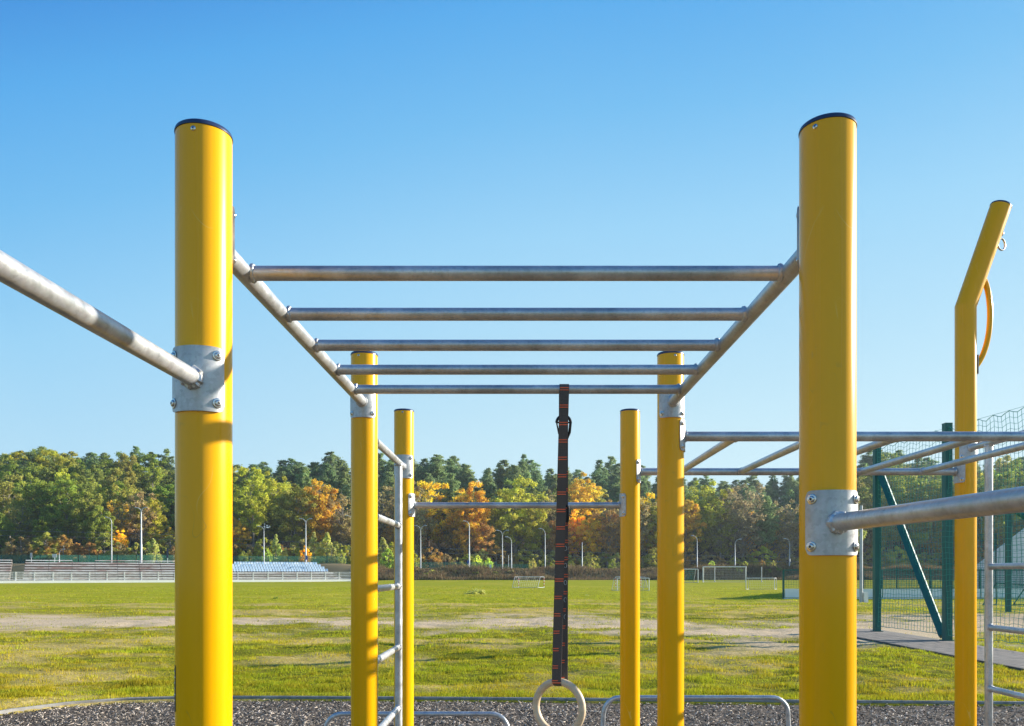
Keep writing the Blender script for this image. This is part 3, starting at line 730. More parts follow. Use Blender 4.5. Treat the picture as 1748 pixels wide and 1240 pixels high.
# ------------------------------------------------------------------ hockey pitch boards with mesh fence
def mesh_panel(b, x0, x1, y, z0, z1, cw, ch, r):
    k = int((x1-x0)/cw)
    for i in range(k+1): b.tube([(x0+(x1-x0)*i/k, y, z0), (x0+(x1-x0)*i/k, y, z1)], r, 3, False)
    k = int((z1-z0)/ch)
    for i in range(k+1): b.tube([(x0, y-r, z0+(z1-z0)*i/k), (x1, y-r, z0+(z1-z0)*i/k)], r, 3, False)
pit = empty('pitch_boards', (WX(1338, 50), 50, 0), label='white pitch boards topped by low green mesh fence, right of the goals', cat='pitch barrier')
x0 = 0; L_ = 24
b = MB()
for i in range(8): b.box(x0+.06+3*i, x0+2.98+3*i, -.02, .03, .10, .62)
b.build('board', M['board'], pit, smooth=False)
b = MB(); b.box(x0, x0+L_, -.05, .05, 0, .07); b.build('base_rail', M['white'], pit, smooth=False)
for i in range(9):
    b = MB(); b.box(x0+3*i-.05, x0+3*i+.05, .035, .13, 0, 1.78); b.build('fence_post', M['green_steel'], pit, smooth=False)
b = MB(); mesh_panel(b, x0, x0+L_, .06, .66, 1.74, .10, .10, .008); b.box(x0, x0+L_, .03, .09, 1.74, 1.80); b.build('mesh_panel', M['green_steel'], pit)
pit2 = empty('court_fence', (WX(1475, 62), 62, 0), label='long green mesh fence behind the pitch boards, in front of the hall', cat='fence')
b = MB(); mesh_panel(b, 0, 34, 0, .05, 1.95, .12, .14, .012); b.build('mesh_panel', M['green_steel'], pit2)
for i in range(14):
    b = MB(); b.box(2.5*i-.04, 2.5*i+.04, .02, .10, 0, 2.0 if i not in (3, 4, 7) else 4.6); b.build('fence_post', M['green_steel'], pit2, smooth=False)
b = MB(); mesh_panel(b, 7.5, 10.0, 0.0, 2.0, 4.5, .14, .16, .010); b.build('tall_mesh_panel', M['green_steel'], pit2)

# white hall
hall = empty('fabric_hall', (WX(1662, 66), 66, 0), R(-31), label='white fabric sports hall with steep pitched roof behind the nets', cat='hall')
hx0, hx1, apx = 0, 22, 11
ze, za = WZ(970, 66), WZ(970, 66)+9.6
b = MB(); b.poly([(hx0, 0, 0), (hx1, 0, 0), (hx1, 0, ze), (apx, 0, za), (hx0, 0, ze)]); b.poly([(hx0, 30, 0), (hx0, 0, 0), (hx0, 0, ze), (hx0, 30, ze)]); b.poly([(hx1, 0, 0), (hx1, 30, 0), (hx1, 30, ze), (hx1, 0, ze)]); b.poly([(hx1, 30, 0), (hx0, 30, 0), (hx0, 30, ze), (apx, 30, za), (hx1, 30, ze)])
b.build('wall', M['tent'], hall, smooth=False)
b = MB()
for s, xx in ((1, hx0), (-1, hx1)):
    for (u0, u1) in ((0, 1),):
        A_ = Vector((xx-.3*s, -.35, ze-.26)); B_ = Vector((apx, -.35, za+.03)); C_ = B_ + Vector((0, 30.7, 0)); D_ = A_ + Vector((0, 30.7, 0))
        b.poly([A_, B_, C_, D_], flip=(s < 0)); up_ = Vector((0, 0, .08)); b.poly([A_+up_, B_+up_, C_+up_, D_+up_]); b.poly([A_, B_, B_+up_, A_+up_])
b.build('roof', M['tent'], hall, smooth=False)
b = MB()
for i in range(1, 12):
    x = hx0 + 22*i/12; zt_ = ze + (za-ze)*(1-abs(x-apx)/11); b.box(x-.02, x+.02, -.03, -.004, 0, zt_-.05)
b.box(hx0, hx1, -.045, -.032, ze-.25, ze-.19)
b.build('seam', M['lampgrey'], hall, smooth=False)

# ------------------------------------------------------------------ goals
GG = 'small football goals on the field'
def goal(px0, px1, Y, h, label, depth=.9, dx=-.6, r=.036, bands=False, netc='white', group=GG, back=-1, name='football_goal', nettone=None):
    x0, x1 = WX(px0, Y), WX(px1, Y); z0 = float(gh((x0+x1)/2, Y)); o = empty(name, ((x0+x1)/2, Y, z0), label=label, cat='goal', group=group)
    w_ = (x1-x0)/2
    for s in (-1, 1):
        b = MB(); 
        if bands:
            k = 7
            for i in range(k):
                b.mi = i % 2; b.tube([(s*w_, 0, h*i/k), (s*w_, 0, h*(i+1)/k)], r, 8)
        else: b.tube([(s*w_, 0, 0), (s*w_, 0, h)], r, 8)
        b.build('goal_post', [M['white'], M['red']] if bands else M['white'], o)
    b = MB(); b.tube([(-w_, 0, h), (w_, 0, h)], r, 8); b.build('crossbar', M['white'], o)
    b = MB(); yd = back*depth
    for s in (-1, 1):
        b.tube([(s*w_, 0, h), (s*w_+dx*.6, yd*.45, h)], r*.7, 6); b.tube([(s*w_+dx*.6, yd*.45, h), (s*w_+dx, yd, .02)], r*.7, 6); b.tube([(s*w_, 0, .02), (s*w_+dx, yd, .02)], r*.7, 6)
    b.tube([(-w_+dx, yd, .02), (w_+dx, yd, .02)], r*.7, 6); b.build('rear_frame', M['lampgrey'], o)
    b = MB(); k = int(2*w_/.2)
    for i in range(k+1):
        x = -w_ + 2*w_*i/k; b.tube([(x+dx*.6, yd*.45, h), (x+dx*.9, yd*.8, h*.35), (x+dx, yd, .02)], .006 if not nettone else .012, 3, False)
    for i in range(6):
        q = i/6; y_ = yd*(.45+.55*q); b.tube([(-w_+dx*(.6+.4*q), y_, h*(1-q)), (w_+dx*(.6+.4*q), y_, h*(1-q))], .006 if not nettone else .012, 3, False)
    b.build('net', nettone or M['white'], o)
    return o
goal(885.5, 928.7, 88, 1.15, 'small goal with red and white striped posts, just left of the black strap', bands=True, dx=-.7)
goal(1051, 1094, 90, 1.15, 'small red and white striped goal half hidden behind the right rear post', bands=True, dx=.6)
goal(1053.8, 1108, 73, 1.1, 'nearer plain white small goal in front of the striped one at the right rear post', dx=-.4, back=1)
goal(1273.5, 1322, 78, 1.08, 'low white goal right of the full size goal, near the pitch boards', dx=.5, back=1)
goal(1160, 1191.5, 122, 2.0, 'white handball goal with green net beside the back right yellow post', r=.06, dx=-.4, back=1, depth=1.2, nettone=M['net'])
goal(1200, 1273, 125, 2.35, 'full size white football goal in the middle of the far right field', r=.07, dx=.5, back=1, depth=1.8, group='')

# ------------------------------------------------------------------ lamps, poles, signs
LG = 'street lamps in front of the wood'
def lamp(px, top, kind, label, Y=158.5, r=.11, base=None):
    X = WX(px, Y); z0 = float(gh(X, Y)); H = WZ(top, Y)-z0
    o = empty('street_lamp', (X, Y, z0), label=label, cat='street lamp', group=LG)
    b = MB(); al = .9
    b.tube([(0, 0, -.3), (0, 0, H*.35), (0, 0, H*.36), (0, 0, H-al)], [r, r, r*.75, r*.6], 12); b.build('pole', M['lampgrey'], o)
    for s in {'L': [-1], 'R': [1], 'D': [-1, 1], '0': []}[kind]:
        b = MB(); P = bez(Vector((0, 0, H-al)), Vector((s*.1, 0, H-.25)), Vector((s*.45, -.1, H-.02)), Vector((s*.75, -.15, H)), 8); b.tube(P, r*.45, 8); a = b.build('arm', M['lampgrey'], o)
        b = MB(); b.tube([(s*.7, -.14, H), (s*.8, -.16, H+.02), (s*1.15, -.2, H+.03), (s*1.25, -.21, H+.03)], [.05, .09, .10, .04], 8); b.build('lamp_head', M['lampgrey'], a)
lamp(101, 938, 'R', 'shortest street lamp, above the far left bleacher benches')
lamp(190.5, 883.5, 'L', 'single arm street lamp left of the orange tree above the bleachers')
lamp(241, 867, 'D', 'tallest thick twin arm street lamp just left of the front left yellow post', r=.2)
lamp(450.5, 899, 'D', 'twin arm street lamp above the left part of the pale blue seats')
lamp(522, 886, 'D', 'twin arm street lamp above the right part of the pale blue seats', r=.14)
lamp(601, 881, 'L', 'street lamp mostly hidden behind the back left yellow post, only its arm showing')
lamp(718, 898, 'D', 'twin arm street lamp just right of the rear left yellow post')
lamp(801, 890, 'L', 'single arm street lamp below the big golden tree, small blue sign at its foot', r=.14)
lamp(857.6, 906, 'D', 'twin arm street lamp left of the strap, beside a shorter single lamp')
lamp(873, 917, 'L', 'short single arm street lamp right of the twin arm one, left of the strap')
lamp(930.5, 903, 'L', 'single arm street lamp immediately left of the black strap')
lamp(993.7, 918, '0', 'bare grey pole without arm right of the strap, before golden maples')
lamp(1190, 915, 'L', 'single arm street lamp just right of the back right yellow post')
lamp(1254.7, 921, 'R', 'street lamp with its arm to the right above the full size goal')
lamp(1348, 920, 'L', 'single arm street lamp just left of the front right yellow post')
def pole(px, py0, py1, Y, r, label, name='pole', m='lampgrey'):
    X = WX(px, Y); b = MB(); z0 = float(gh(X, Y)); b.tube([(X, Y, z0-.1), (X, Y, WZ(py0, Y))], r, 10); b.tube([(X, Y, z0), (X, Y, z0+.15)], r*1.6, 10); return b.build(name, M[m], label=label, cat='pole')
pole(1220, 969, 995, 128, .06, 'thin upright post seen through the full size goal')
pole(1300, 968, 996, 126, .07, 'upright grey post right of the full size goal')
pole(868, 948, 973, 161, .06, 'short thin pole behind the two lamps left of the strap')
t_ = empty('lamp_column', (WX(1470, 44), 44, 0), label='slim grey column beside the front right yellow post with a box at its foot', cat='pole')
b = MB(); b.tube([(0, 0, -.1), (0, 0, 5.2)], [.09, .075], 12); b.build('pole', M['lampgrey'], t_)
b = MB(); b.box(.12, .34, -.1, .1, 0, .56); b.build('cabinet', M['board'], t_, smooth=False)
def sign(px, py0, py1, w_, pyb, m, label, Y=157.5):
    X = WX(px, Y); o = empty('sign', (X, Y, float(gh(X, Y))), label=label, cat='sign'); z0 = o.location.z
    b = MB(); b.tube([(0, 0, 0), (0, 0, WZ(py0, Y)-z0-.05)], .05, 8); b.build('sign_post', M['lampgrey'], o)
    b = MB(); b.box(-w_/2, w_/2, -.09, -.055, WZ(py1, Y)-z0, WZ(py0, Y)-z0); b.build('panel', M[m], o, smooth=False)
sign(93.3, 946, 952, .85, 957, 'white', 'small white rectangular board standing above the bleachers')
sign(53.5, 944, 953, .4, 957, 'lampgrey', 'narrow grey sign behind the left end of the bleachers')
sign(286, 936, 953, .35, 963, 'navy', 'narrow dark banner sign beside the front left yellow post')
sign(799, 957, 962, .35, 973, 'blue', 'small blue plate at the foot of the lamp under the golden tree')
sign(837, 964, 971, .4, 973, 'white', 'tiny white notice on the green fence left of the strap')
sign(523.5, 949, 956, .3, 960, 'blue', 'dark blue plate on the lamp foot behind the blue seats')
# overhead wires
WPT = [(-120, 903), (0, 906), (150, 909), (300, 913), (450, 923), (600, 930), (720, 935), (850, 939), (960, 941), (1060, 945), (1160, 948), (1360, 951), (1500, 954), (1760, 957)]
for dz, lb in ((0, 'upper'), (8.5, 'lower')):
    b = MB(); b.tube([(WX(px, 163), 163, WZ(py+dz, 163)) for px, py in WPT], .028, 5)
    for px in (770, 785, 885, 899): 
        if dz == 0: b.tube([(WX(px, 163)-.2, 163, WZ(py_ := 937+(px-770)*.022, 163)), (WX(px, 163)+.1, 163, WZ(py_, 163))], .09, 6)
    b.build('overhead_cable', M['wire'], label=f'{lb} of the two thin cables strung across the front of the wood', cat='cable')

# green boundary fences
def bfence(px0, px1, Y, z_up, label, step=2.2):
    x0, x1 = WX(px0, Y), WX(px1, Y); o = empty('boundary_fence', (x0, Y, 0), label=label, cat='fence'); n = int((x1-x0)/step*.6)
    for i in range(n+1):
        x = (x1-x0)*i/n; z = float(gh(x0+x, Y)); b = MB(); b.box(x-.05, x+.05, -.05, .05, z-.2, z+z_up); b.build('fence_post', M['green_steel'], o, smooth=False)
    b = MB(); k = int((x1-x0)/.14)
    zz = [float(gh(x0+(x1-x0)*i/20, Y)) for i in range(21)]; zf = lambda x: np.interp(x, np.linspace(0, x1-x0, 21), zz)
    for i in range(k+1):
        x = (x1-x0)*i/k; b.tube([(x, 0, zf(x)+.05), (x, 0, zf(x)+z_up-.05)], .014, 3, False)
    for j in range(8):
        q = .05 + (z_up-.1)*j/7; b.tube([(x, -.02, zf(x)+q) for x in np.linspace(0, x1-x0, 21)], .018, 3, False)
    b.build('mesh_panel', M['net'], o)
bfence(-30, 300, 160, 1.75, 'green mesh fence behind the grey bleachers on the far left')
bfence(392, 592, 160, 1.5, 'green mesh fence behind the pale blue seats')
bfence(694, 848, 160, 1.55, 'green mesh fence on the bank below the big golden tree')
bfence(849, 915, 163, 1.2, 'lower green mesh fence behind the two lamps left of the strap')
b = MB(); x0, x1 = WX(690, 159), WX(848, 159)
b.grid([[(x0+(x1-x0)*i/16, 159, float(gh(x0+(x1-x0)*i/16, 159))-.3+q) for i in range(17)] for q in (0, .42)]); b.grid([[(x0+(x1-x0)*i/16, 159+q, float(gh(x0+(x1-x0)*i/16, 159))+.12) for i in range(17)] for q in (0, .15)])
b.build('low_wall', M['concrete'], label='low pale concrete footing wall under the green fence on the bank', cat='wall')

# ------------------------------------------------------------------ stadium stands
SY = 144.0
SR = math.atan(.52)
def LP(px):                                  # the stands run obliquely away to the right
    Y = 166.1/(1 - .52*(px-VX)/FX); return Vector((WX(px, Y), Y, 0))
def stand(px0, px1, label, seats=False):
    A_, B_ = LP(px0), LP(px1); c_0 = (A_+B_)/2 + Vector((-math.sin(SR), math.cos(SR), 0))*1.6
    o = empty('bleachers', (c_0.x, c_0.y, -.02), SR, label=label, cat='bleachers'); w_ = (B_-A_).length/2
    b = MB()
    NST = 7 if seats else 8
    for i in range(NST): b.box(-w_, w_ - (.5*i if seats else 0), .6+.8*i, 7.0, .42*i+(.003 if i else 0) - (0 if i else .3), .42*(i+1))
    b.build('concrete_steps', M['concrete'], o, smooth=False)
    nb = 3 if seats else 8
    for i in range(nb):
        b = MB(); segs = max(1, int(2*w_/3.2)); rr2 = random.Random(i*7+int(px0))
        for k in range(segs):
            a_, c_ = -w_+2*w_*k/segs+.03, min(-w_+2*w_*(k+1)/segs-.03, w_ - (.5*i if seats else 0))
            if rr2.random() < .03: continue
            dz = rr2.uniform(-.02, .02)
            for q in (0, .2): b.box(a_, c_, .72+.8*i+q, .72+.8*i+q+.16, .42*i+.42+.24+dz, .42*i+.42+.36+dz)
        for k in range(segs+1):
            xx = -w_+.05+(2*w_-.1)*k/segs; b.mi = 1; b.box(xx-.06, xx+.06, .86+.8*i, 1.02+.8*i, .42*i+.42, .42*i+.42+.24); b.mi = 0
        b.build('bench', [M['bench'], M['concrete']], o, smooth=False)
    if seats:
        sm = []
        b = MB()
        b.grid([[(x, y, z) for x in (-.2, -.1, 0, .1, .2)] for y, z in ((-.22, .02), (-.18, .05), (0, .03), (.14, .05), (.2, .14), (.25, .3), (.28, .46), (.27, .50))])
        b.grid([[(x, y+.03, z-.02) for x in (-.2, -.1, 0, .1, .2)] for y, z in ((-.22, .02), (-.18, .05), (0, .03), (.14, .05), (.2, .14), (.25, .3), (.28, .46), (.27, .50))], flip=True)
        b.box(-.05, .05, -.05, .05, -.25, .02)
        ob = b.build('seat', M['seat']); sme = ob.data; bpy.data.objects.remove(ob)
        cnt = 0; rest = MB()
        for r_ in range(4):
            ncol = 37-2*r_
            for k in range(ncol):
                x = w_-1.9-r_*.485-.485*k; y = 3.3+.82*r_; z = 1.87+.42*r_
                if x < -w_+.2: break
                cnt += 1
                if cnt <= 98:
                    e = bpy.data.objects.new('seat', sme); COL.objects.link(e); e.parent = o; e.location = (x, y, z); e.rotation_euler = (random.uniform(-.03, .03), 0, random.uniform(-.05, .05))
                else:
                    bb = len(rest.v); rest.v += [(v.co.x+x, v.co.y+y, v.co.z+z) for v in sme.vertices]
                    for f in sme.polygons: rest.f.append(tuple(bb+i for i in f.vertices)); rest.m.append(0)
        rest.build('upper_row_seats', M['seat'], o, kind='stuff')
    return o
stand(-40, 13, 'weathered bench bleachers left of the stair gap at the far left edge')
stand(37, 388, 'long weathered timber bench bleachers between the stair gap and the front left post')
stand(389, 588, 'bleachers with pale blue plastic seats behind the railing', True)
A_, B_ = LP(-40), LP(602); c_0 = (A_+B_)/2
rl = empty('white_railing', (c_0.x, c_0.y, .0), SR, label='worn white steel railing in front of the bleachers', cat='railing'); w_ = (B_-A_).length/2
npst = int(2*w_/2.5)
for i in range(npst+1):
    x = -w_ + 2*w_*i/npst; b = MB(); b.box(x-.09, x+.09, -.06, .06, .1, 1.75); b.build('railing_post', M['railing'], rl, smooth=False)
cut = (LP(110)-A_).length - w_
b = MB()
for q in (.55, .83, 1.11, 1.39, 1.68): b.box(-w_, w_, -.022, .022, q-.042, q+.042)
b.build('rail', M['railing'], rl, smooth=False)
b = MB(); x = -w_
while x < cut: b.box(x-.015, x+.015, -.012, .012, .45, 1.66); x += .19
b.build('pickets', M['railing'], rl, smooth=False)
b = MB(); b.box(-w_, w_, -.28, .2, -.35, .40); lw = b.build('low_wall', M['board'], label='low whitewashed kerb wall along the foot of the bleachers', cat='wall', smooth=False); lw.location = (c_0.x, c_0.y, 0); lw.rotation_euler = (0, 0, SR)

# ------------------------------------------------------------------ trees
def unit(n, g): v = g.standard_normal((n, 3)); return v/np.linalg.norm(v, axis=1, keepdims=True)
def leaves(cent, rad, per, size, g, flat=.75, upb=.35, aspect=.55, shell=.55):
    """diamond leaves around clump centres"""
    nC = len(cent); C_ = np.repeat(cent, per, 0); Rd = np.repeat(rad, per)
    d = unit(nC*per, g); rr = (shell + (1-shell)*g.random(nC*per))[:, None]*Rd[:, None]; lop = g.random((nC*per, 1))**.35*(1 + .35*(g.random((nC*per, 1)) > .85))
    P = C_ + d*rr*lop*np.array([1, 1, flat])
    n_ = d*.6 + unit(nC*per, g)*.7 + np.array([0, 0, upb]); n_ /= np.linalg.norm(n_, axis=1, keepdims=True)
    t1 = np.cross(n_, unit(nC*per, g)); t1 /= np.linalg.norm(t1, axis=1, keepdims=True); t2 = np.cross(n_, t1)
    s = size*(.6+.8*g.random(nC*per))[:, None]
    V = np.stack([P-t1*s, P+t2*s*aspect, P+t1*s, P-t2*s*aspect], 1).reshape(-1, 3)
    F = np.arange(len(V)).reshape(-1, 4)
    ct = np.repeat(g.random(nC), per)
    tint = np.clip(.25+.5*ct+.18*g.standard_normal(nC*per), 0, 1); t2_ = np.clip(.45*np.repeat(g.random(nC), per)+.55*g.random(nC*per), 0, 1)
    return V, F, np.repeat(tint, 4), np.repeat(t2_, 4)
def limb(b, a_, c_, r0, r1, g, n=5, wob=.06, sides=6):
    a_ = np.array(a_); c_ = np.array(c_); L = np.linalg.norm(c_-a_); P = []
    for i in range(n+1):
        q = i/n; P.append(a_ + (c_-a_)*q + g.standard_normal(3)*wob*L*math.sin(math.pi*q)*.6 + np.array([0, 0, .12*L*math.sin(math.pi*q)]))
    b.tube([tuple(x) for x in P], [r0+(r1-r0)*i/n for i in range(n+1)], sides, False)
def decid(seed, H=18., W=9., base=.20, ncl=135, per=105, size=.23, clr=.95, sparse=False, round_=1.0):
    g = np.random.default_rng(seed); b = MB()
    lean = g.standard_normal(2)*.5
    tp = [(0, 0, -.6)] + [(lean[0]*q + .25*math.sin(seed+4*q), lean[1]*q, H*.86*q) for q in np.linspace(.08, 1, 9)]
    b.tube(tp, [.30*H/18]+[(.27*(1-.85*q))*H/18 for q in np.linspace(.05, 1, 9)], 9, False)
    cen = []; zc = H*(base+1)/2; hz = H*(1-base)/2
    lobes = g.standard_normal((5, 3)); lobes /= np.linalg.norm(lobes, axis=1, keepdims=True); la = .12+.22*g.random(5)
    while len(cen) < ncl:
        d = g.standard_normal(3); d /= np.linalg.norm(d); q = g.random()**.45
        k_ = 1 + sum(a_*max(0, d @ l_)**3 for a_, l_ in zip(la, lobes)) - .12
        taper = 1 - .32*max(0, -d[2])
        p_ = np.array([d[0]*W/2*q*k_*taper, d[1]*W/2*q*k_*taper, zc + d[2]*hz*q*k_*(round_ if d[2] > 0 else 1)])
        if p_[2] < H*base*.8 or p_[2] > H*1.0: continue
        cen.append(p_)
    cen = np.array(cen); cen[:, :2] += lean*(cen[:, 2:3]/H)
    for p_ in cen[:: (1 if sparse else 2)]:
        zz_ = max(H*base*.75, p_[2] - (.35+.5*g.random())*np.hypot(p_[0], p_[1]) - .5); zz_ = min(zz_, H*.84)
        q = zz_/(H*.86); st = np.array([lean[0]*q + .25*math.sin(seed+4*q), lean[1]*q, zz_])
        limb(b, st, p_, .085*(1.25-q)*H/18, .02, g, sides=5)
        if sparse:
            for _ in range(4): limb(b, p_, p_ + g.standard_normal(3)*np.array([1, 1, .8])*.9, .02, .008, g, 2, sides=3)
    rad = clr*(.65+.7*g.random(len(cen)))
    V, F, a1, a2 = leaves(cen, rad, per, size, g)
    return b, npmesh('crown', V, F, M['leaf'], dict(tint=a1, tint2=a2))
def pine(seed, H=21., W=7.2, base=.40, per=110):
    g = np.random.default_rng(seed); b = MB(); lean = g.standard_normal(2)*.35
    b.tube([(0, 0, -.6)]+[(lean[0]*q, lean[1]*q, H*.97*q) for q in np.linspace(.1, 1, 7)], [.26]+[.24*(1-.9*q) for q in np.linspace(.1, 1, 7)], 8, False)
    cen = []; rad = []
    z = H*base
    while z < H*.99:
        q = (z-H*base)/(H*(1-base)); rmax = W/2*(1-q)**.62*(.55+.6*min(1, q*3+.3)); k = max(3, int(6*(1-q)+3)); a0 = g.random()*6.28
        for i in range(k):
            a_ = a0 + 6.28*i/k + g.normal()*.3; L = rmax*(.5+.65*g.random())
            zt_ = z + L*.18*g.normal() + .3; tip = np.array([L*math.cos(a_)+lean[0]*q, L*math.sin(a_)+lean[1]*q, min(zt_, H)])
            limb(b, (lean[0]*z/H, lean[1]*z/H, z-.2), tip, .06*(1.15-q), .015, g, 3, sides=4)
            for f in (1, .62):
                if f < 1 and L < 1.2: continue
                cen.append(np.array([tip[0]*f, tip[1]*f, z+(tip[2]-z)*f+.1])+g.standard_normal(3)*.15); rad.append((.8+.5*g.random())*(1.15 if L > 1 else .8))
        z += H*.032*(.8+.5*g.random())
    cen.append(np.array([lean[0], lean[1], H*.985])); rad.append(.5)
    V, F, a1, a2 = leaves(np.array(cen), np.array(rad), per, .26, g, flat=.6, upb=.6, aspect=.4, shell=.2)
    return b, npmesh('crown', V, F, M['leaf'], dict(tint=a1, tint2=a2))
def sapling(seed, H=6., W=2.4, cone=True):
    g = np.random.default_rng(seed); b = MB(); b.tube([(0, 0, -.2), (0, 0, H*.5), (.1, 0, H*.92)], [.09, .06, .015], 6, False)
    cen = []; rad = []
    for i in range(46):
        q = g.random(); r_ = W/2*((1-q)**.75 if cone else math.sqrt(max(0, 1-(2*q-.9)**2)))*(.6+.5*g.random()); a_ = g.random()*6.28
        cen.append(np.array([r_*math.cos(a_), r_*math.sin(a_), H*(.06+.9*q)])); rad.append(.42*(1.25-.7*q)); limb(b, (0, 0, H*max(.05, .9*q-.08)), cen[-1], .02, .006, g, 2, sides=3)
    V, F, a1, a2 = leaves(np.array(cen), np.array(rad), 70, .15, g, flat=1.3, upb=.1)
    return b, npmesh('crown', V, F, M['leaf'], dict(tint=a1, tint2=a2))
def bushp(seed, H=2., W=2.6):
    g = np.random.default_rng(seed); b = MB(); cen = []; rad = []
    for i in range(26):
        d = g.standard_normal(3); d /= np.linalg.norm(d); d[2] = abs(d[2]); q = g.random()**.5
        p_ = d*q*np.array([W/2, W/2, H*.85]); cen.append(p_); rad.append(.38*(.7+.6*g.random())); limb(b, (g.normal()*.1, g.normal()*.1, -.1), p_, .03, .008, g, 2, sides=3)
    V, F, a1, a2 = leaves(np.array(cen), np.array(rad), 60, .13, g, flat=.9)
    return b, npmesh('crown', V, F, M['leaf'], dict(tint=a1, tint2=a2))
PROTO = {}
def proto(kind, fn, H0_, bark, n, **k):
    L = []
    for s in range(n):
        b, cm = fn(hash_(kind)+s*31, **k)
        o = b.build('trunk', bark); tm = o.data; bpy.data.objects.remove(o); cm.name = 'crown'; L.append((tm, cm))
    PROTO[kind] = (L, H0_)
def hash_(s): return sum(ord(c_)*(i+3) for i, c_ in enumerate(s)) % 1000
proto('round', decid, 18., M['bark'], 4)
proto('wide', decid, 16., M['bark'], 2, H=16., W=13., base=.24, ncl=170, per=85)
proto('tall', decid, 20., M['bark'], 3, H=20., W=8., base=.26, ncl=125, per=80)
proto('airy', decid, 17., M['bark'], 3, H=17., W=8.5, base=.2, ncl=120, per=36, size=.25, clr=.95, sparse=True)
proto('pine', pine, 21., M['pinebark'], 4)
proto('sapling', sapling, 6., M['bark'], 3)
proto('oval', sapling, 5., M['bark'], 2, H=5., W=3.2, cone=False)
proto('bush', bushp, 2., M['bark'], 3)
COLR = dict(green=(.20, .24, .045), deep=(.15, .175, .045), yellowgreen=(.36, .335, .05), olive=(.275, .27, .07), gold=(.62, .44, .035), yellow=(.58, .44, .04),
            orange=(.56, .385, .055), rust=(.36, .225, .08), brown=(.32, .24, .13), pine=(.18, .23, .12), paleolive=(.40, .38, .15), lime=(.45, .48, .12), greybrown=(.28, .23, .17))
ADJ = dict(green='green', deep='deep green', yellowgreen='yellow green', olive='olive green', gold='golden', yellow='yellow', orange='orange', rust='rusty red', brown='brown', pine='dark green', paleolive='pale olive', lime='light green', greybrown='grey brown thin leaved')
placed = []
def tree(kind, colr, px, Y, top=None, H=None, wf=1.0, name=None, where='', X=None):
    X = WX(px, Y); z0 = float(gh(X, Y)) - .1
    if H is None: H = WZ(top, Y) - z0
    L, H0 = PROTO[kind]; k = random.randrange(len(L)); tm, cm = L[k]; s = H/H0
    o = empty(name or {'pine': 'pine_tree', 'sapling': 'young_tree', 'oval': 'shrub', 'bush': 'bush'}.get(kind, 'broadleaf_tree'), (X, Y, z0), random.uniform(0, 6.28))
    o.scale = (s*wf*random.uniform(.93, 1.07), s*wf*random.uniform(.93, 1.07), s)
    add('trunk', tm, o); c_ = add('crown', cm, o); cc_ = np.array(COLR[colr])*np.array([1.55, 1.58, 1.2])*random.uniform(.82, 1.18)*np.array([random.uniform(.9, 1.1), 1, random.uniform(.9, 1.1)]); c_.color = (*cc_, 1)
    placed.append((o, kind, colr, VX+FX*X/Y, where))
    return o
FE = 'front edge of the wood'
front = [(-25, 'green', 'round', 862), (8, 'green', 'round', 880), (40, 'olive', 'airy', 850), (75, 'green', 'round', 868), (88, 'olive', 'airy', 905), (120, 'green', 'tall', 815), (150, 'olive', 'round', 838),
 (173, 'green', 'round', 862), (206, 'orange', 'airy', 852), (205, 'yellow', 'round', 905), (236, 'brown', 'airy', 835), (262, 'yellowgreen', 'tall', 838), (284, 'yellow', 'airy', 898), (322, 'green', 'round', 850), (360, 'green', 'tall', 830),
 (404, 'orange', 'round', 880), (432, 'yellowgreen', 'tall', 800), (472, 'yellowgreen', 'tall', 798), (500, 'olive', 'round', 822), (522, 'olive', 'airy', 845), (550, 'orange', 'round', 815), (566, 'rust', 'airy', 872), (588, 'brown', 'airy', 840),
 (620, 'green', 'tall', 830), (652, 'brown', 'airy', 838), (668, 'rust', 'round', 885), (702, 'rust', 'round', 868), (712, 'brown', 'airy', 838), (750, 'gold', 'wide', 820), (800, 'orange', 'round', 822), (778, 'rust', 'airy', 880), (820, 'rust', 'round', 890),
 (846, 'olive', 'round', 850), (878, 'yellowgreen', 'wide', 822), (908, 'yellowgreen', 'round', 850), (925, 'brown', 'airy', 838), (948, 'rust', 'round', 880), (978, 'gold', 'round', 868), (1008, 'gold', 'round', 872), (996, 'orange', 'tall', 800), (1035, 'rust', 'airy', 850), (1052, 'orange', 'round', 862),
 (1082, 'brown', 'airy', 845), (1102, 'gold', 'round', 838), (1128, 'yellowgreen', 'round', 850), (1168, 'orange', 'round', 845), (1204, 'yellowgreen', 'round', 817), (1228, 'olive', 'airy', 860), (1248, 'brown', 'airy', 828), (1268, 'greybrown', 'airy', 822), (1280, 'orange', 'airy', 870), (1306, 'pine', 'pine', 850), (1328, 'orange', 'airy', 866),
 (1350, 'brown', 'airy', 850), (1378, 'olive', 'round', 860), (1410, 'orange', 'round', 855), (1440, 'brown', 'round', 830), (1478, 'orange', 'airy', 835), (1498, 'olive', 'round', 828), (1520, 'green', 'tall', 768), (1560, 'green', 'round', 800), (1585, 'orange', 'airy', 838), (1612, 'green', 'round', 815), (1645, 'olive', 'round', 810), (1690, 'green', 'round', 800), (1735, 'green', 'tall', 780), (1775, 'green', 'round', 790), (1830, 'olive', 'round', 790)]
for i, (px, cl, kd, top) in enumerate(front):
    tree(kd, cl, px, float(yadd(px)) + 168 + (i*5) % 11 + (7 if kd in ('wide', 'tall') else 0), top, where='edge', wf=1.0)
topf = lambda px: float(np.interp(px, prof_px, prof_py))
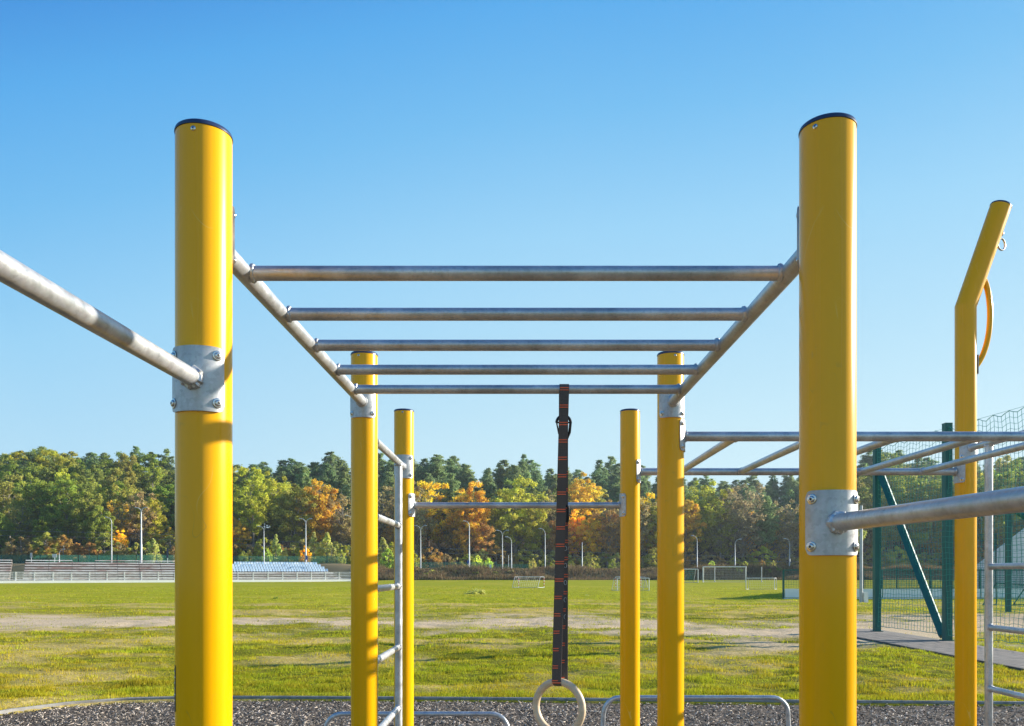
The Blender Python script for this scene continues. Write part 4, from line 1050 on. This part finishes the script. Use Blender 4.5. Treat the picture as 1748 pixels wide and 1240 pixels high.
# shaded interior: second and third rows
px = -60
i = 0
while px < 1850:
    for Yr, drop in ((186, 44), (203, 22)):
        q = px + random.uniform(-9, 9); i += 1
        if q < 430: cl = random.choice(['green', 'olive', 'deep', 'yellowgreen', 'green', 'green']); kd = random.choice(['round', 'tall'])
        elif q > 1440: cl = random.choice(['green', 'olive', 'deep', 'green']); kd = random.choice(['round', 'tall'])
        else:
            if Yr > 200: cl, kd = 'pine', 'pine'
            else: cl = random.choice(['deep', 'olive', 'pine', 'green', 'brown']); kd = 'pine' if cl == 'pine' else random.choice(['round', 'tall'])
        tree(kd, cl, q, float(yadd(q)) + Yr + random.uniform(-5, 5), topf(q) + drop + random.uniform(-8, 14), where='middle')
    px += 36
# ridge
px = -60
while px < 1850:
    for Yr, drop in ((226, 10), (252, 0)):
        q = px + random.uniform(-8, 8)
        deci = (q < 430 and random.random() < .72) or (q > 1440 and random.random() < .6)
        cl = random.choice(['olive', 'green', 'deep', 'yellowgreen']) if deci else 'pine'
        tree('round' if deci else 'pine', cl, q, float(yadd(q)) + Yr + random.uniform(-6, 6), topf(q) + drop + random.uniform(-8, 11), where='ridge', wf=random.uniform(.85, 1.5) if not deci else random.uniform(.95, 1.25))
    px += 27
# shade trees standing right of the goals, behind the boards and the front right post
for px, Y, H in ((1425, 160, 13), (1452, 158, 12)): tree('round', 'olive', px, Y, H=H, where='right')
for (px, top, cl) in ((425, 938, 'paleolive'), (441, 926, 'olive'), (471, 913, 'paleolive'), (487, 935, 'paleolive'), (508, 928, 'yellowgreen'), (536, 909, 'paleolive'), (558, 909, 'paleolive'), (574, 925, 'olive'), (590, 930, 'yellowgreen'), (654, 917, 'paleolive'), (668, 924, 'yellowgreen'), (698, 925, 'paleolive'), (262, 918, 'paleolive')):
    tree('sapling', cl, px, 162.5 + .5*float(yadd(px)) + random.uniform(-.8, 1.2), top, where='sap', wf=1.35)
for (px, top, cl) in ((415, 940, 'olive'), (456, 938, 'lime'), (520, 932, 'gold'), (566, 930, 'paleolive'), (583, 938, 'lime'), (610, 935, 'olive'), (662, 936, 'lime'), (682, 938, 'olive'), (704, 940, 'yellowgreen'), (815, 947, 'lime'), (834, 952, 'lime'), (910, 953, 'paleolive'), (945, 956, 'yellowgreen'), (975, 956, 'olive'), (1010, 955, 'paleolive'), (1045, 955, 'olive'), (1080, 957, 'paleolive'), (1215, 957, 'lime'), (1272, 958, 'lime'), (1300, 955, 'rust'), (1320, 957, 'paleolive')):
    tree('oval', cl, px, 161.5 + random.uniform(-.5, 1.5), top, where='shrub')
# young trees and undergrowth in the shade of the wood
q = -30
while q < 1780:
    tree('oval', random.choice(['green', 'olive', 'yellowgreen', 'brown', 'olive', 'rust', 'paleolive']), q, 164.5 + float(yadd(q)) + random.uniform(-2, 2), H=random.uniform(3.5, 6.5), where='under', wf=1.5); q += 23 + random.uniform(-5, 5)
for px in (712, 728, 738, 747, 779, 790, 812, 846, 872, 1228, 1240, 1262, 1312, 1330):
    tree('bush', random.choice(['olive', 'lime', 'green', 'brown']), px, 154.5 + random.uniform(-1, 2), H=random.uniform(.7, 1.3), where='bank')
b_ = tree('bush', 'paleolive', 808, 61, H=.8, where='weed', name='weed'); b_.scale.x *= 1.7
tree('bush', 'green', 470, 51, H=.35, where='weed', name='weed'); tree('bush', 'paleolive', 1003, 57, H=.3, where='weed', name='weed')

ONES = ['', 'first', 'second', 'third', 'fourth', 'fifth', 'sixth', 'seventh', 'eighth', 'ninth', 'tenth', 'eleventh', 'twelfth', 'thirteenth', 'fourteenth', 'fifteenth', 'sixteenth', 'seventeenth', 'eighteenth', 'nineteenth', 'twentieth']
TENS = {20: 'twenty', 30: 'thirty', 40: 'forty', 50: 'fifty', 60: 'sixty', 70: 'seventy', 80: 'eighty', 90: 'ninety'}
def ordn(n):
    if n <= 20: return ONES[n]
    if n % 10 == 0: return TENS[n][:-1] + 'ieth'
    return TENS[n//10*10] + '-' + ONES[n % 10]
NOUN = {'pine': 'pine', 'airy': 'open crowned tree', 'round': 'broadleaf tree', 'tall': 'tall broadleaf tree', 'wide': 'spreading broadleaf tree', 'sapling': 'slender young tree', 'oval': 'shrub', 'bush': 'small bush'}
WH = {'edge': ('along the front edge of the wood', 'trees at the front edge of the wood'), 'middle': ('inside the wood behind the edge trees', 'trees inside the wood'), 'ridge': ('on the skyline ridge of the wood', 'trees on the wooded ridge'),
      'right': ('hidden near the front right yellow post', 'trees behind the front right post'), 'sap': ('below the wood behind the bleachers', 'young trees behind the stands'), 'shrub': ('on the bank in front of the wood', 'shrubs in front of the wood'),
      'under': ('under the shaded edge trees', 'undergrowth shrubs'), 'bank': ('in the dry grass of the bank', 'bushes on the bank'), 'weed': ('growing in the open lawn', 'weeds in the lawn')}
CAT = {'sapling': 'tree', 'oval': 'shrub', 'bush': 'bush'}
bucket = {}
for r_ in placed: bucket.setdefault((r_[1], r_[2], r_[4]) if r_[4] != 'weed' else ('bush', 'x', 'weed'), []).append(r_)
for key, L in bucket.items():
    L.sort(key=lambda r_: r_[3])
    for i, r_ in enumerate(L):
        o, kind, colr, px, wh = r_
        noun = NOUN[kind]; adj = ADJ[colr]
        if wh == 'weed': lab = ['low leafy green weed in the lawn left of the wall bars', 'bushy pale weed clump in the field left of the strap', 'sparse pale weed in the field just right of the strap'][i]
        elif len(L) == 1: lab = f'the only {adj} {noun} {WH[wh][0]}'
        else: lab = f'{ordn(i+1)} {adj} {noun} from the left {WH[wh][0]}'
        tag(o, lab, 'weed' if wh == 'weed' else CAT.get(kind, 'tree'), WH[wh][1])
print('TREES', len(placed))

# ------------------------------------------------------------------ thin autumn haze
if HAZE:
    b = MB(); b.box(-420, 420, -60, 560, -1.5, 75)
    m = bpy.data.materials.new('haze'); m.use_nodes = True; t = m.node_tree; t.nodes.clear(); out = N(t, 'ShaderNodeOutputMaterial'); v = N(t, 'ShaderNodeVolumePrincipled')
    v.inputs['Density'].default_value = HAZE; v.inputs['Color'].default_value = (.80, .90, 1, 1); v.inputs['Anisotropy'].default_value = .3
    t.links.new(v.outputs[0], out.inputs['Volume']); b.build('haze', m, smooth=False, kind='stuff', label='thin pale autumn haze between the field and the wood', cat='haze')
